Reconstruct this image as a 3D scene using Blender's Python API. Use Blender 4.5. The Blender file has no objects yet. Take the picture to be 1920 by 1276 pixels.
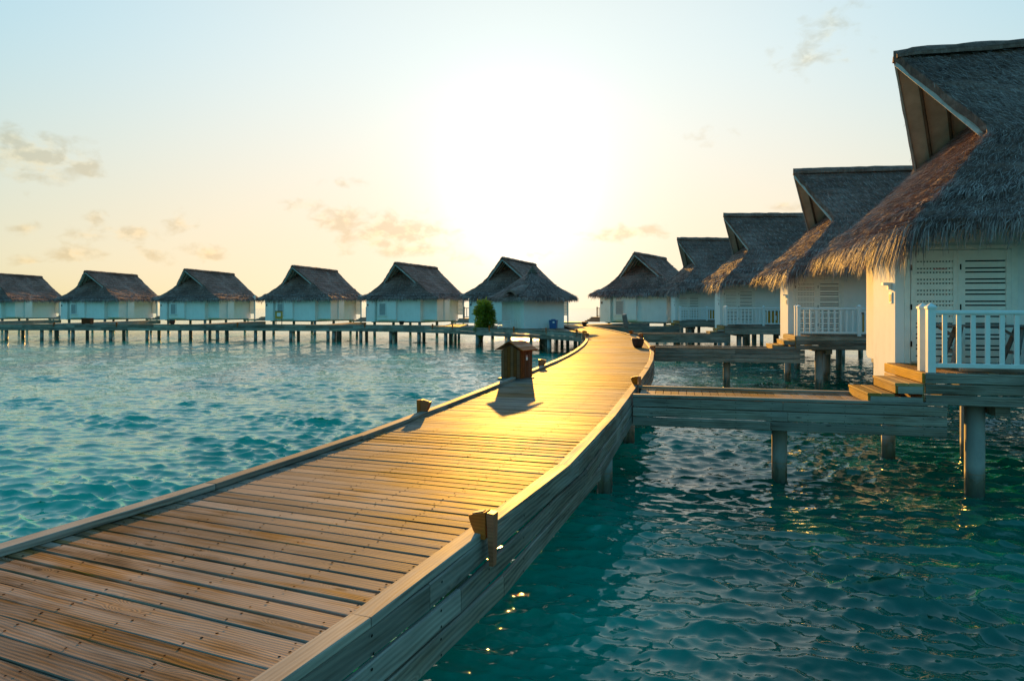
import bpy, math, random
import numpy as np
from mathutils import Vector, Matrix
R = math.radians
rng = np.random.default_rng(11)
random.seed(5)
scn = bpy.context.scene
COL = scn.collection

# ------------------------------------------------------------------ camera, sky, sun, exposure
CAMZ = 2.95
cam = bpy.data.cameras.new('camera')
cam.lens = 24.0; cam.sensor_width = 36.0; cam.shift_y = -61/1920
cam.clip_start = 0.05; cam.clip_end = 20000
camo = bpy.data.objects.new('camera', cam); COL.objects.link(camo)
camo.location = (0, 0, CAMZ); camo.rotation_euler = (R(90), 0, 0)
scn.camera = camo

SUN_EL, SUN_AZ = 9.2, 0.8          # azimuth clockwise from +Y
scn.view_settings.view_transform = 'Standard'
scn.view_settings.look = 'None'
scn.view_settings.exposure = 1.0
scn.view_settings.gamma = 1.0
scn.view_settings.use_curve_mapping = False

class NT:
    """small node-tree writer"""
    def __init__(s, tree): s.t = tree; s.n = tree.nodes; s.l = tree.links
    def node(s, typ, **kw):
        n = s.n.new(typ)
        ins = kw.pop('ins', {})
        for k, v in kw.items(): setattr(n, k, v)
        for k, v in ins.items(): s.set(n.inputs[k], v)
        return n
    def set(s, sock, v):
        if isinstance(v, bpy.types.NodeSocket): s.l.new(v, sock)
        else: sock.default_value = v
    def math(s, op, a, b=0.0, c=0.0, clamp=False):
        n = s.n.new('ShaderNodeMath'); n.operation = op; n.use_clamp = clamp
        s.set(n.inputs[0], a); s.set(n.inputs[1], b); s.set(n.inputs[2], c); return n.outputs[0]
    def vmath(s, op, a, b=(0, 0, 0), out=0):
        n = s.n.new('ShaderNodeVectorMath'); n.operation = op
        s.set(n.inputs[0], a)
        if op == 'SCALE': s.set(n.inputs['Scale'], b)
        elif op not in ('LENGTH', 'NORMALIZE'): s.set(n.inputs[1], b)
        return n.outputs['Value'] if op in ('LENGTH', 'DOT_PRODUCT') else n.outputs[0]
    def mix(s, f, a, b, mode='MIX'):
        n = s.n.new('ShaderNodeMix'); n.data_type = 'RGBA'; n.blend_type = mode
        s.set(n.inputs[0], f); s.set(n.inputs[6], a); s.set(n.inputs[7], b); return n.outputs[2]
    def noise(s, vec, scale, detail=4, rough=0.55, dist=0.0):
        n = s.n.new('ShaderNodeTexNoise'); s.set(n.inputs['Vector'], vec)
        n.inputs['Scale'].default_value = scale; n.inputs['Detail'].default_value = detail
        n.inputs['Roughness'].default_value = rough; n.inputs['Distortion'].default_value = dist
        return n.outputs['Fac']
    def ramp(s, f, stops, interp='LINEAR'):
        n = s.n.new('ShaderNodeValToRGB'); s.set(n.inputs[0], f)
        cr = n.color_ramp; cr.interpolation = interp
        while len(cr.elements) < len(stops): cr.elements.new(0.5)
        for e, (p, c) in zip(cr.elements, stops):
            e.position = p; e.color = c if len(c) == 4 else (*c, 1)
        return n.outputs[0]
    def smooth(s, f, lo, hi):
        n = s.n.new('ShaderNodeMapRange'); n.interpolation_type = 'SMOOTHSTEP'
        s.set(n.inputs[0], f); n.inputs[1].default_value = lo; n.inputs[2].default_value = hi
        return n.outputs[0]
    def mapping(s, vec, scale=(1, 1, 1), loc=(0, 0, 0)):
        n = s.n.new('ShaderNodeMapping'); s.set(n.inputs['Vector'], vec)
        s.set(n.inputs['Scale'], scale); s.set(n.inputs['Location'], loc); return n.outputs[0]
    def bump(s, h, strength, dist, normal=None):
        n = s.n.new('ShaderNodeBump'); s.set(n.inputs['Height'], h)
        n.inputs['Strength'].default_value = strength; n.inputs['Distance'].default_value = dist
        if normal is not None: s.set(n.inputs['Normal'], normal)
        return n.outputs[0]

def build_world():
    w = bpy.data.worlds.new('World'); scn.world = w; w.use_nodes = True
    nt = NT(w.node_tree); nt.n.clear()
    sky = nt.node('ShaderNodeTexSky', sky_type='NISHITA', sun_disc=False, sun_elevation=R(SUN_EL), sun_rotation=R(SUN_AZ))
    sky.air_density = 1.0; sky.dust_density = 1.2; sky.ozone_density = 2.2
    tc = nt.node('ShaderNodeTexCoord'); d = nt.vmath('NORMALIZE', tc.outputs['Generated'])
    sx = nt.node('ShaderNodeSeparateXYZ', ins={0: d})
    az = nt.math('ARCTAN2', sx.outputs[0], sx.outputs[1]); el = nt.math('ARCSINE', sx.outputs[2])
    az = nt.math('MULTIPLY', az, 180/math.pi); el = nt.math('MULTIPLY', el, 180/math.pi)
    # aerosol-rich air: the bright parts of the clear-sky model roll off, the far side stays blue
    k = nt.vmath('SCALE', sky.outputs[0], 0.11)
    base = nt.vmath('DIVIDE', k, nt.vmath('ADD', k, (0.13, 0.123, 0.130)))
    base = nt.node('ShaderNodeHueSaturation', ins={'Color': base, 'Saturation': 1.3}).outputs[0]
    sd = (math.sin(R(SUN_AZ))*math.cos(R(SUN_EL)), math.cos(R(SUN_AZ))*math.cos(R(SUN_EL)), math.sin(R(SUN_EL)))
    ca = nt.vmath('DOT_PRODUCT', d, sd)
    ang = nt.math('MULTIPLY', nt.math('ARCCOSINE', nt.math('MINIMUM', ca, 0.999999)), 180/math.pi)
    tint = nt.mix(nt.smooth(ang, 12.0, 105.0), (1.0, 0.985, 0.95, 1), (0.35, 0.79, 0.90, 1))
    base = nt.mix(1.0, base, tint, 'MULTIPLY')
    # dusty warm band low over the sea, cleaner cyan air higher up
    base = nt.mix(1.0, base, nt.mix(nt.smooth(el, 1.0, 22.0), (1.04, 0.87, 0.67, 1), (0.88, 0.985, 1.02, 1)), 'MULTIPLY')
    def lobe(w_, amp): return nt.math('MULTIPLY', nt.math('POWER', 2.718, nt.math('MULTIPLY', nt.math('POWER', nt.math('DIVIDE', ang, w_), 2.0), -1.0)), amp)
    glow = nt.math('ADD', lobe(3.2, 1.6), lobe(7.5, 0.42))
    glowc = nt.vmath('SCALE', (1.0, 0.94, 0.83), glow)
    base = nt.mix(1.0, base, glowc, 'ADD')
    # the small clouds low over the sea: soft ellipses broken up by noise
    v = nt.node('ShaderNodeCombineXYZ', ins={0: az, 1: el}).outputs[0]
    def ae(x, y):
        dx, dy = (x-960)/1280, (577-y)/1280
        return math.degrees(math.atan(dx)), math.degrees(math.atan(dy/math.hypot(1, dx)))
    blobs = [(60, 295, 105, 42, 1.0), (150, 308, 40, 24, .8), (15, 262, 45, 25, .8), (178, 408, 22, 14, .8), (250, 438, 48, 14, .9), (165, 440, 40, 10, .6), (335, 418, 26, 18, .8), (140, 475, 60, 14, .7),
             (60, 490, 36, 10, .55), (390, 474, 36, 15, .9), (285, 478, 34, 12, .6), (45, 430, 36, 12, .6), (575, 385, 34, 12, .7), (640, 412, 60, 22, .85), (740, 438, 105, 34, 1.0), (770, 468, 70, 14, .8), (860, 482, 36, 12, .5),
             (1175, 437, 80, 13, .95), (1520, 108, 70, 20, .55), (1555, 48, 45, 30, .5), (1330, 255, 28, 12, .4), (1475, 385, 34, 8, .5), (645, 345, 30, 8, .45), (1000, 475, 36, 10, .5)]
    m = None
    for x, y, wx, wy, amp in blobs:
        a0, e0 = ae(x, y); sxw = wx/1280*57.3*math.cos(R(a0))**2; syw = wy/1280*57.3*math.cos(R(a0))
        dd = nt.vmath('LENGTH', nt.vmath('MULTIPLY', nt.vmath('SUBTRACT', v, (a0, e0, 0)), (1/sxw, 1/syw, 0)))
        f = nt.math('MULTIPLY', nt.math('SUBTRACT', 1.25, dd), amp)
        m = f if m is None else nt.math('MAXIMUM', m, f)
    n1 = nt.noise(nt.mapping(v, (1, 1.6, 1)), 0.62, 6, 0.55, 0.3)
    mask = nt.smooth(nt.math('ADD', m, nt.math('MULTIPLY', nt.math('SUBTRACT', n1, 0.5), 3.0)), -0.10, 1.10)
    n2 = nt.noise(nt.mapping(v, (1, 1.6, 1), (3.3, .22, 0)), 0.8, 5, 0.55)
    lit = nt.smooth(nt.math('SUBTRACT', n2, n1), -0.10, 0.16)
    ccol = nt.mix(1.0, base, nt.mix(lit, (0.86, 0.78, 0.68, 1), (1.12, 0.96, 0.78, 1)), 'MULTIPLY')
    base = nt.mix(nt.math('MULTIPLY', mask, 0.95), base, ccol)
    bg = nt.node('ShaderNodeBackground', ins={0: nt.vmath('SCALE', base, 5.7), 1: 0.10})
    out = nt.node('ShaderNodeOutputWorld'); nt.l.new(bg.outputs[0], out.inputs[0])
build_world()

sl = bpy.data.lights.new('sun', 'SUN'); sl.energy = 5.0; sl.angle = R(0.55); sl.color = (1.0, 0.49, 0.08)
so = bpy.data.objects.new('sun', sl); COL.objects.link(so)
so.rotation_euler = (R(90-SUN_EL), 0, R(180-SUN_AZ)); so.location = (0, 30, 40)

# ------------------------------------------------------------------ object helpers
def put(o, parent=None):
    COL.objects.link(o)
    if parent is not None: o.parent = parent
    return o
def tag(o, label=None, cat=None, group=None, kind=None):
    if label: o['label'] = label
    if cat: o['category'] = cat
    if group: o['group'] = group
    if kind: o['kind'] = kind
    return o
def empty(name, loc=(0, 0, 0), rz=0.0):
    o = bpy.data.objects.new(name, None); COL.objects.link(o)
    o.location = loc; o.rotation_euler = (0, 0, rz); o.empty_display_size = 0.2; return o

class MB:
    """collects shapes, then links them as ONE mesh object"""
    def __init__(s): s.v = []; s.f = []
    def add(s, vs, fs):
        b = len(s.v); s.v += [tuple(p) for p in vs]; s.f += [tuple(i+b for i in f) for f in fs]; return s
    def box(s, x0, x1, y0, y1, z0, z1):
        x0, x1 = sorted((x0, x1)); y0, y1 = sorted((y0, y1)); z0, z1 = sorted((z0, z1))
        return s.add([(x0, y0, z0), (x1, y0, z0), (x1, y1, z0), (x0, y1, z0), (x0, y0, z1), (x1, y0, z1), (x1, y1, z1), (x0, y1, z1)],
                     [(0, 3, 2, 1), (4, 5, 6, 7), (0, 1, 5, 4), (1, 2, 6, 5), (2, 3, 7, 6), (3, 0, 4, 7)])
    def bar(s, p0, p1, w, h, c=0.0, up=(0, 0, 1)):
        """square bar p0->p1, w across, h along 'up', long edges chamfered by c"""
        p0, p1 = Vector(p0), Vector(p1); d = (p1-p0).normalized(); upv = Vector(up)
        sd = d.cross(upv)
        if sd.length < 1e-4: sd = d.cross(Vector((1, 0, 0)))
        sd.normalize(); u = sd.cross(d).normalized()
        a, b = w/2, h/2
        prof = [(-a, -b), (a, -b), (a, b), (-a, b)] if c <= 0 else [(-a+c, -b), (a-c, -b), (a, -b+c), (a, b-c), (a-c, b), (-a+c, b), (-a, b-c), (-a, -b+c)]
        n = len(prof)
        vs = [p0+sd*x+u*y for x, y in prof]+[p1+sd*x+u*y for x, y in prof]
        fs = [(i, (i+1) % n, n+(i+1) % n, n+i) for i in range(n)]+[tuple(range(n-1, -1, -1)), tuple(range(n, 2*n))]
        return s.add(vs, fs)
    def lathe(s, c, prof, n=20, ax=None):
        """prof: (radius, z) from bottom to top round the vertical through c"""
        vs = []; fs = []
        for r, z in prof:
            for k in range(n):
                t = 2*math.pi*k/n; vs.append((c[0]+r*math.cos(t), c[1]+r*math.sin(t), c[2]+z))
        for j in range(len(prof)-1):
            for k in range(n):
                k2 = (k+1) % n; fs.append((j*n+k, j*n+k2, (j+1)*n+k2, (j+1)*n+k))
        fs.append(tuple(range(n-1, -1, -1))); fs.append(tuple((len(prof)-1)*n+k for k in range(n)))
        return s.add(vs, fs)
    def build(s, name, mat, parent=None, smooth=False, kind=None, label=None):
        me = bpy.data.meshes.new(name); me.from_pydata(s.v, [], s.f); me.update()
        if mat: me.materials.append(mat)
        if smooth: me.polygons.foreach_set('use_smooth', [True]*len(me.polygons))
        o = put(bpy.data.objects.new(name, me), parent)
        if kind: o['kind'] = kind
        if label: o['label'] = label
        return o

def np_mesh(name, V, F, mat, parent=None, smooth=False, kind=None):
    V = np.ascontiguousarray(V, dtype=np.float32); F = np.ascontiguousarray(F, dtype=np.int32)
    k = F.shape[1]
    me = bpy.data.meshes.new(name)
    me.vertices.add(len(V)); me.vertices.foreach_set('co', V.ravel())
    me.loops.add(F.size); me.loops.foreach_set('vertex_index', F.ravel())
    me.polygons.add(len(F)); me.polygons.foreach_set('loop_start', np.arange(0, F.size, k, dtype=np.int32))
    me.polygons.foreach_set('use_smooth', np.full(len(F), smooth, dtype=bool))
    me.update(calc_edges=True)
    me.materials.append(mat)
    o = put(bpy.data.objects.new(name, me), parent)
    if kind: o['kind'] = kind
    return o

def share(o, name=None, loc=(0, 0, 0), rot=(0, 0, 0), scale=(1, 1, 1), parent=None):
    c = bpy.data.objects.new(name or o.name.split('.')[0], o.data); COL.objects.link(c)
    if parent is not None: c.parent = parent
    c.location = loc; c.rotation_euler = rot; c.scale = scale
    if 'kind' in o: c['kind'] = o['kind']
    return c

# ------------------------------------------------------------------ materials
def new_mat(name):
    m = bpy.data.materials.new(name); m.use_nodes = True
    nt = NT(m.node_tree); p = nt.n['Principled BSDF']; return m, nt, p
def plain(name, col, rough=0.6, var=0.15, scale=6.0, bump=0.0, metallic=0.0):
    m, nt, p = new_mat(name)
    tc = nt.node('ShaderNodeTexCoord').outputs['Object']
    n = nt.noise(tc, scale, 5, 0.6)
    c2 = tuple(c*(1-var*1.6) for c in col)
    nt.set(p.inputs['Base Color'], nt.ramp(n, [(0.3, c2), (0.65, col)]))
    nt.set(p.inputs['Roughness'], rough); nt.set(p.inputs['Metallic'], metallic)
    if bump: nt.set(p.inputs['Normal'], nt.bump(n, bump, 0.02))
    return m
def wood(name, light, dark, grey, rough=(0.35, 0.6), grey_amt=0.5, knots=True, spec=0.5, cyc=52.0, island=False, wpatch=0.45, wamp=0.11):
    m, nt, p = new_mat(name)
    tc = nt.node('ShaderNodeTexCoord').outputs['Object']
    oi = nt.node('ShaderNodeObjectInfo')
    rnd = nt.node('ShaderNodeNewGeometry').outputs['Random Per Island'] if island else oi.outputs['Random']
    off = nt.node('ShaderNodeCombineXYZ', ins={0: nt.math('MULTIPLY', rnd, 57.0), 1: nt.math('MULTIPLY', rnd, 23.0), 2: nt.math('MULTIPLY', rnd, 91.0)}).outputs[0]
    c = nt.vmath('ADD', tc, off)
    warp = nt.noise(nt.mapping(c, (0.9, 3.0, 3.0)), 1.0, 2, 0.5)
    s = nt.node('ShaderNodeSeparateXYZ', ins={0: c})
    ycoord = nt.math('ADD', nt.math('ADD', s.outputs[1], nt.math('MULTIPLY', s.outputs[2], 0.7)), nt.math('MULTIPLY', warp, wamp))
    kn = None
    if knots:
        vo = nt.node('ShaderNodeTexVoronoi', feature='F1', ins={'Vector': nt.mapping(c, (1.5, 5.0, 5.0)), 'Scale': 1.0})
        kd = vo.outputs['Distance']
        kn = nt.math('SUBTRACT', 1.0, nt.smooth(kd, 0.02, 0.26))
        ycoord = nt.math('ADD', ycoord, nt.math('MULTIPLY', kn, 0.11))
    rings = nt.math('ADD', nt.math('MULTIPLY', nt.math('SINE', nt.math('MULTIPLY', ycoord, cyc*2*math.pi)), 0.5), 0.5)
    fine = nt.noise(nt.mapping(c, (3.0, 130.0, 130.0)), 1.0, 3, 0.7)
    med = nt.noise(nt.mapping(c, (1.2, 16.0, 16.0)), 1.0, 4, 0.6)
    blot = nt.noise(nt.mapping(c, (1.0, 7.0, 7.0), (5, 3, 1)), 1.0, 4, 0.65)
    g = nt.math('ADD', nt.math('ADD', nt.math('MULTIPLY', rings, nt.math('MULTIPLY', blot, 0.36)), nt.math('MULTIPLY', fine, 0.34)), nt.math('MULTIPLY', med, 0.32))
    g = nt.math('ADD', g, nt.math('MULTIPLY', nt.math('SUBTRACT', blot, 0.5), 0.55))
    g = nt.math('ADD', g, 0.07)
    col = nt.ramp(g, [(0.30, dark), (0.52, tuple((a+b)/2 for a, b in zip(light, dark))), (0.74, light)])
    geo = nt.node('ShaderNodeNewGeometry').outputs['Position']
    patch = nt.noise(nt.mapping(geo, (1, 1, 1)), wpatch, 4, 0.6)
    gm = nt.math('MULTIPLY', nt.smooth(nt.math('ADD', patch, nt.math('MULTIPLY', nt.math('SUBTRACT', med, .5), .7)), 0.38, 0.62), grey_amt)
    greyc = nt.mix(nt.math('MULTIPLY', g, 0.9), tuple(c_*0.55 for c_ in grey)+(1,), tuple(c_*1.25 for c_ in grey)+(1,))
    col = nt.mix(gm, col, greyc)
    hs = nt.node('ShaderNodeHueSaturation', ins={'Color': col, 'Value': nt.math('MULTIPLY', nt.math('ADD', 0.64, nt.math('MULTIPLY', rnd, 0.56)), nt.math('ADD', 0.62, nt.math('MULTIPLY', nt.noise(nt.mapping(geo, (1, 1, 1), (7, 2, 0)), 1.3, 4, 0.6), 0.78))), 'Saturation': nt.math('ADD', 0.85, nt.math('MULTIPLY', nt.math('FRACT', nt.math('MULTIPLY', rnd, 7.3)), 0.3))})
    col = hs.outputs[0]
    if knots:
        core = nt.math('SUBTRACT', 1.0, nt.smooth(kd, 0.03, 0.10))
        col = nt.mix(nt.math('MULTIPLY', core, 0.7), col, tuple(c_*0.35 for c_ in dark)+(1,))
    nt.set(p.inputs['Base Color'], col)
    rg = nt.node('ShaderNodeMapRange', ins={0: nt.math('ADD', nt.math('MULTIPLY', med, 0.6), nt.math('MULTIPLY', patch, 0.4)), 1: 0.3, 2: 0.7, 3: rough[0], 4: rough[1]}).outputs[0]
    nt.set(p.inputs['Roughness'], rg)
    p.inputs['Specular IOR Level'].default_value = spec
    nt.set(p.inputs['Normal'], nt.bump(g, 0.35, 0.006))
    return m

M = {}
DK = dict(light=(0.38, 0.18, 0.052), dark=(0.055, 0.026, 0.010), grey=(0.32, 0.265, 0.235), rough=(0.56, 0.78), grey_amt=0.75, spec=0.065)
M['deck'] = wood('deck timber', **DK)
M['sunlit_deck'] = wood('sunlit yellow timber', **{**DK, 'light': (0.62, 0.34, 0.085), 'dark': (0.30, 0.15, 0.04), 'grey': (0.45, 0.33, 0.2), 'grey_amt': 0.4})  # yellow wood lightened: the low sun's glow is painted into its colour
M['deck_far'] = wood('deck timber far', knots=False, island=True, **DK)
FS = dict(light=(0.42, 0.335, 0.255), dark=(0.085, 0.06, 0.045), grey=(0.36, 0.32, 0.28), rough=(0.55, 0.8), grey_amt=0.7, spec=0.2, wamp=0.09)
M['fascia'] = wood('weathered fascia timber', cyc=42, **FS)
M['fascia_far'] = wood('weathered fascia timber far', knots=False, cyc=42, **FS)
M['lampwood'] = wood('varnished lamp wood', (0.62, 0.125, 0.005), (0.36, 0.06, 0.003), (0.45, 0.15, 0.01), (0.4, 0.55), 0.05, knots=False, spec=0.15, cyc=60)
M['cabinet'] = wood('brown cabinet wood', (0.26, 0.066, 0.014), (0.12, 0.028, 0.007), (0.18, 0.055, 0.018), (0.5, 0.65), 0.2, knots=False, spec=0.25, cyc=40)
M['paint'] = plain('white paint', (0.78, 0.79, 0.78), 0.42, 0.06, 9)
M['doorpaint'] = plain('cream door paint', (0.84, 0.82, 0.75), 0.5, 0.08, 7)
M['soffit'] = plain('pale ceiling board', (0.62, 0.58, 0.50), 0.75, 0.22, 2.2)
M['trim'] = plain('weathered white trim', (0.46, 0.47, 0.47), 0.6, 0.2, 6)
M['beam'] = wood('dark roof timber', (0.16, 0.10, 0.055), (0.07, 0.045, 0.025), (0.12, 0.1, 0.08), (0.5, 0.7), 0.3, knots=False)
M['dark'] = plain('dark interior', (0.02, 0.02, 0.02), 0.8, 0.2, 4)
M['screw'] = plain('dark screw', (0.02, 0.015, 0.012), 0.95, 0.3, 30, 0, 0.0)
for n_ in M['screw'].node_tree.nodes:
    if n_.type == 'BSDF_PRINCIPLED': n_.inputs['Specular IOR Level'].default_value = 0.0
M['pot'] = plain('dark glazed clay', (0.085, 0.04, 0.03), 0.35, 0.3, 5)
M['soil'] = plain('potting soil', (0.05, 0.035, 0.025), 0.9, 0.4, 30, 0.4)
M['blue'] = plain('blue plastic', (0.02, 0.10, 0.30), 0.4, 0.12, 5)
M['yellow'] = plain('mustard painted wood', (0.55, 0.30, 0.035), 0.5, 0.15, 5)
M['red'] = plain('red print', (0.55, 0.02, 0.03), 0.5, 0.05, 5)
M['paper'] = plain('white paper', (0.80, 0.80, 0.78), 0.6, 0.04, 5)
M['ink'] = plain('dark print', (0.03, 0.03, 0.035), 0.6, 0.05, 5)
M['greywood'] = wood('grey furniture wood', (0.20, 0.18, 0.16), (0.09, 0.08, 0.07), (0.16, 0.16, 0.16), (0.5, 0.7), 0.7, knots=False)
M['window'] = plain('grey shutter', (0.34, 0.36, 0.37), 0.45, 0.12, 5)
M['rope'] = plain('thatch binding', (0.12, 0.09, 0.06), 0.9, 0.4, 20, 0.5)

def plaster():
    m, nt, p = new_mat('white plaster')
    tc = nt.node('ShaderNodeTexCoord').outputs['Object']
    n1 = nt.noise(tc, 1.3, 6, 0.62); n2 = nt.noise(nt.mapping(tc, (3.5, 3.5, 0.6)), 1.0, 5, 0.65)
    f = nt.math('ADD', nt.math('MULTIPLY', n1, 0.6), nt.math('MULTIPLY', n2, 0.4))
    col = nt.ramp(f, [(0.28, (0.66, 0.64, 0.60)), (0.45, (0.79, 0.78, 0.75)), (0.68, (0.86, 0.85, 0.82))])
    # flaked patches
    n3 = nt.noise(nt.mapping(tc, (1, 1, 0.8)), 2.6, 6, 0.68)
    fl = nt.smooth(n3, 0.715, 0.735)
    col = nt.mix(nt.math('MULTIPLY', fl, 0.75), col, (0.30, 0.27, 0.23, 1))
    nt.set(p.inputs['Base Color'], col); p.inputs['Roughness'].default_value = 0.8
    p.inputs['Specular IOR Level'].default_value = 0.25
    nt.set(p.inputs['Normal'], nt.bump(nt.noise(tc, 22, 5, 0.6), 0.25, 0.01)); return m
M['plaster'] = plaster()
def concrete():
    m, nt, p = new_mat('concrete pile')
    tc = nt.node('ShaderNodeTexCoord').outputs['Object']
    geo = nt.node('ShaderNodeNewGeometry').outputs['Position']
    z = nt.node('ShaderNodeSeparateXYZ', ins={0: geo}).outputs[2]
    n1 = nt.noise(nt.mapping(geo, (3, 3, 1.2)), 1.0, 5, 0.6)
    col = nt.ramp(n1, [(0.3, (0.20, 0.20, 0.19)), (0.65, (0.33, 0.32, 0.30))])
    wet = nt.math('SUBTRACT', 1.0, nt.smooth(nt.math('ADD', z, nt.math('MULTIPLY', n1, -0.5)), -0.06, 0.20))
    col = nt.mix(wet, col, (0.055, 0.065, 0.05, 1))
    ring = nt.math('MULTIPLY', nt.math('SUBTRACT', 1.0, nt.smooth(nt.math('ABSOLUTE', nt.math('SUBTRACT', z, 0.33)), 0.004, 0.02)), 0.5)
    col = nt.mix(ring, col, (0.25, 0.12, 0.05, 1))
    nt.set(p.inputs['Base Color'], col); nt.set(p.inputs['Roughness'], nt.mix(wet, (0.8, 0.8, 0.8, 1), (0.25, 0.25, 0.25, 1)))
    nt.set(p.inputs['Normal'], nt.bump(nt.noise(geo, 18, 4, 0.6), 0.2, 0.01)); return m
M['pile'] = concrete()
def thatch(name, island):
    m, nt, p = new_mat(name)
    tc = nt.node('ShaderNodeTexCoord').outputs['Object']
    n1 = nt.noise(tc, 0.9, 5, 0.6); n2 = nt.noise(nt.mapping(tc, (9, 9, 3)), 1.0, 5, 0.7)
    z = nt.node('ShaderNodeSeparateXYZ', ins={0: tc}).outputs[2]
    course = nt.math('FRACT', nt.math('MULTIPLY', nt.math('ADD', z, nt.math('MULTIPLY', n1, 0.12)), 3.4))
    n0 = nt.noise(nt.mapping(tc, (1, 1, 1), (3, 1, 2)), 0.45, 3, 0.5)
    f = nt.math('ADD', nt.math('ADD', nt.math('MULTIPLY', n1, 0.45), nt.math('MULTIPLY', n2, 0.5)), nt.math('MULTIPLY', nt.math('SUBTRACT', n0, 0.5), 0.5))
    f = nt.math('ADD', f, nt.math('MULTIPLY', course, 0.08))
    if island:
        rnd = nt.node('ShaderNodeNewGeometry').outputs['Random Per Island']
        f = nt.math('ADD', nt.math('MULTIPLY', f, 0.52), nt.math('MULTIPLY', rnd, 0.48))
    col = nt.ramp(f, [(0.28, (0.062, 0.035, 0.032)), (0.5, (0.205, 0.108, 0.086)), (0.74, (0.42, 0.27, 0.24))])
    nt.set(p.inputs['Base Color'], col); p.inputs['Roughness'].default_value = 0.85
    p.inputs['Specular IOR Level'].default_value = 0.2
    if island:
        col = nt.ramp(f, [(0.26, (0.080, 0.048, 0.044)), (0.5, (0.25, 0.155, 0.138)), (0.74, (0.50, 0.36, 0.33))])
        nt.set(p.inputs['Base Color'], col); p.inputs['Roughness'].default_value = 0.6
    if not island:
        b = nt.math('ADD', n2, nt.math('MULTIPLY', course, 0.5))
        nt.set(p.inputs['Normal'], nt.bump(b, 0.8, 0.06))
    return m
M['thatch'] = thatch('palm thatch', False); M['straw'] = thatch('loose palm thatch', True)
def leaf():
    m, nt, p = new_mat('shrub leaf')
    rnd = nt.node('ShaderNodeNewGeometry').outputs['Random Per Island']
    nt.set(p.inputs['Base Color'], nt.ramp(rnd, [(0, (0.05, 0.085, 0.01)), (0.5, (0.10, 0.15, 0.015)), (1, (0.17, 0.19, 0.02))]))
    p.inputs['Roughness'].default_value = 0.5
    tr = nt.node('ShaderNodeBsdfTranslucent', ins={0: (0.52, 0.50, 0.04, 1)})
    mx = nt.node('ShaderNodeMixShader', ins={0: 0.6, 1: p.outputs[0], 2: tr.outputs[0]})
    nt.l.new(mx.outputs[0], nt.n['Material Output'].inputs[0]); return m
M['leaf'] = leaf()
def water_mat():
    m, nt, p = new_mat('lagoon water')
    geo = nt.node('ShaderNodeNewGeometry').outputs['Position']
    sx = nt.node('ShaderNodeSeparateXYZ', ins={0: geo})
    x, y = sx.outputs[0], sx.outputs[1]
    # sandy shallows are turquoise, weed and coral beds deep green; boardwalk shade painted in
    bed = nt.noise(nt.mapping(geo, (1, 1, 0), (4.2, 9.1, 0)), 0.16, 4, 0.55)
    side = nt.smooth(nt.math('SUBTRACT', x, nt.math('MULTIPLY', y, 0.22)), -2.6, 1.4)
    deep = nt.math('ADD', nt.math('MULTIPLY', side, 0.86), nt.math('MULTIPLY', nt.math('SUBTRACT', bed, 0.5), 2.4), clamp=True)
    col = nt.mix(deep, (0.002, 0.33, 0.245, 1), (0.001, 0.092, 0.062, 1))
    nt.set(p.inputs['Base Color'], col)
    p.inputs['Roughness'].default_value = 0.04; p.inputs['IOR'].default_value = 1.5
    r1 = nt.noise(nt.mapping(geo, (7, 12, 1)), 1.0, 2, 0.5, 0.5)
    r2 = nt.noise(nt.mapping(geo, (1.5, 3.0, 1)), 1.0, 3, 0.6, 0.5)
    nb = nt.bump(r1, 0.5, 0.018); dist_ = nt.vmath('LENGTH', geo)
    nt.set(nb.node.inputs['Strength'], nt.math('ADD', 0.16, nt.math('MULTIPLY', nt.smooth(dist_, 12.0, 30.0), 0.45)))
    far = nt.bump(r2, 0.5, 0.10, nb); fb = far.node
    nt.set(fb.inputs['Strength'], nt.math('ADD', 0.06, nt.math('MULTIPLY', nt.smooth(dist_, 10.0, 45.0), 0.75)))
    nt.set(p.inputs['Normal'], far)
    return m
M['water'] = water_mat()

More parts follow.
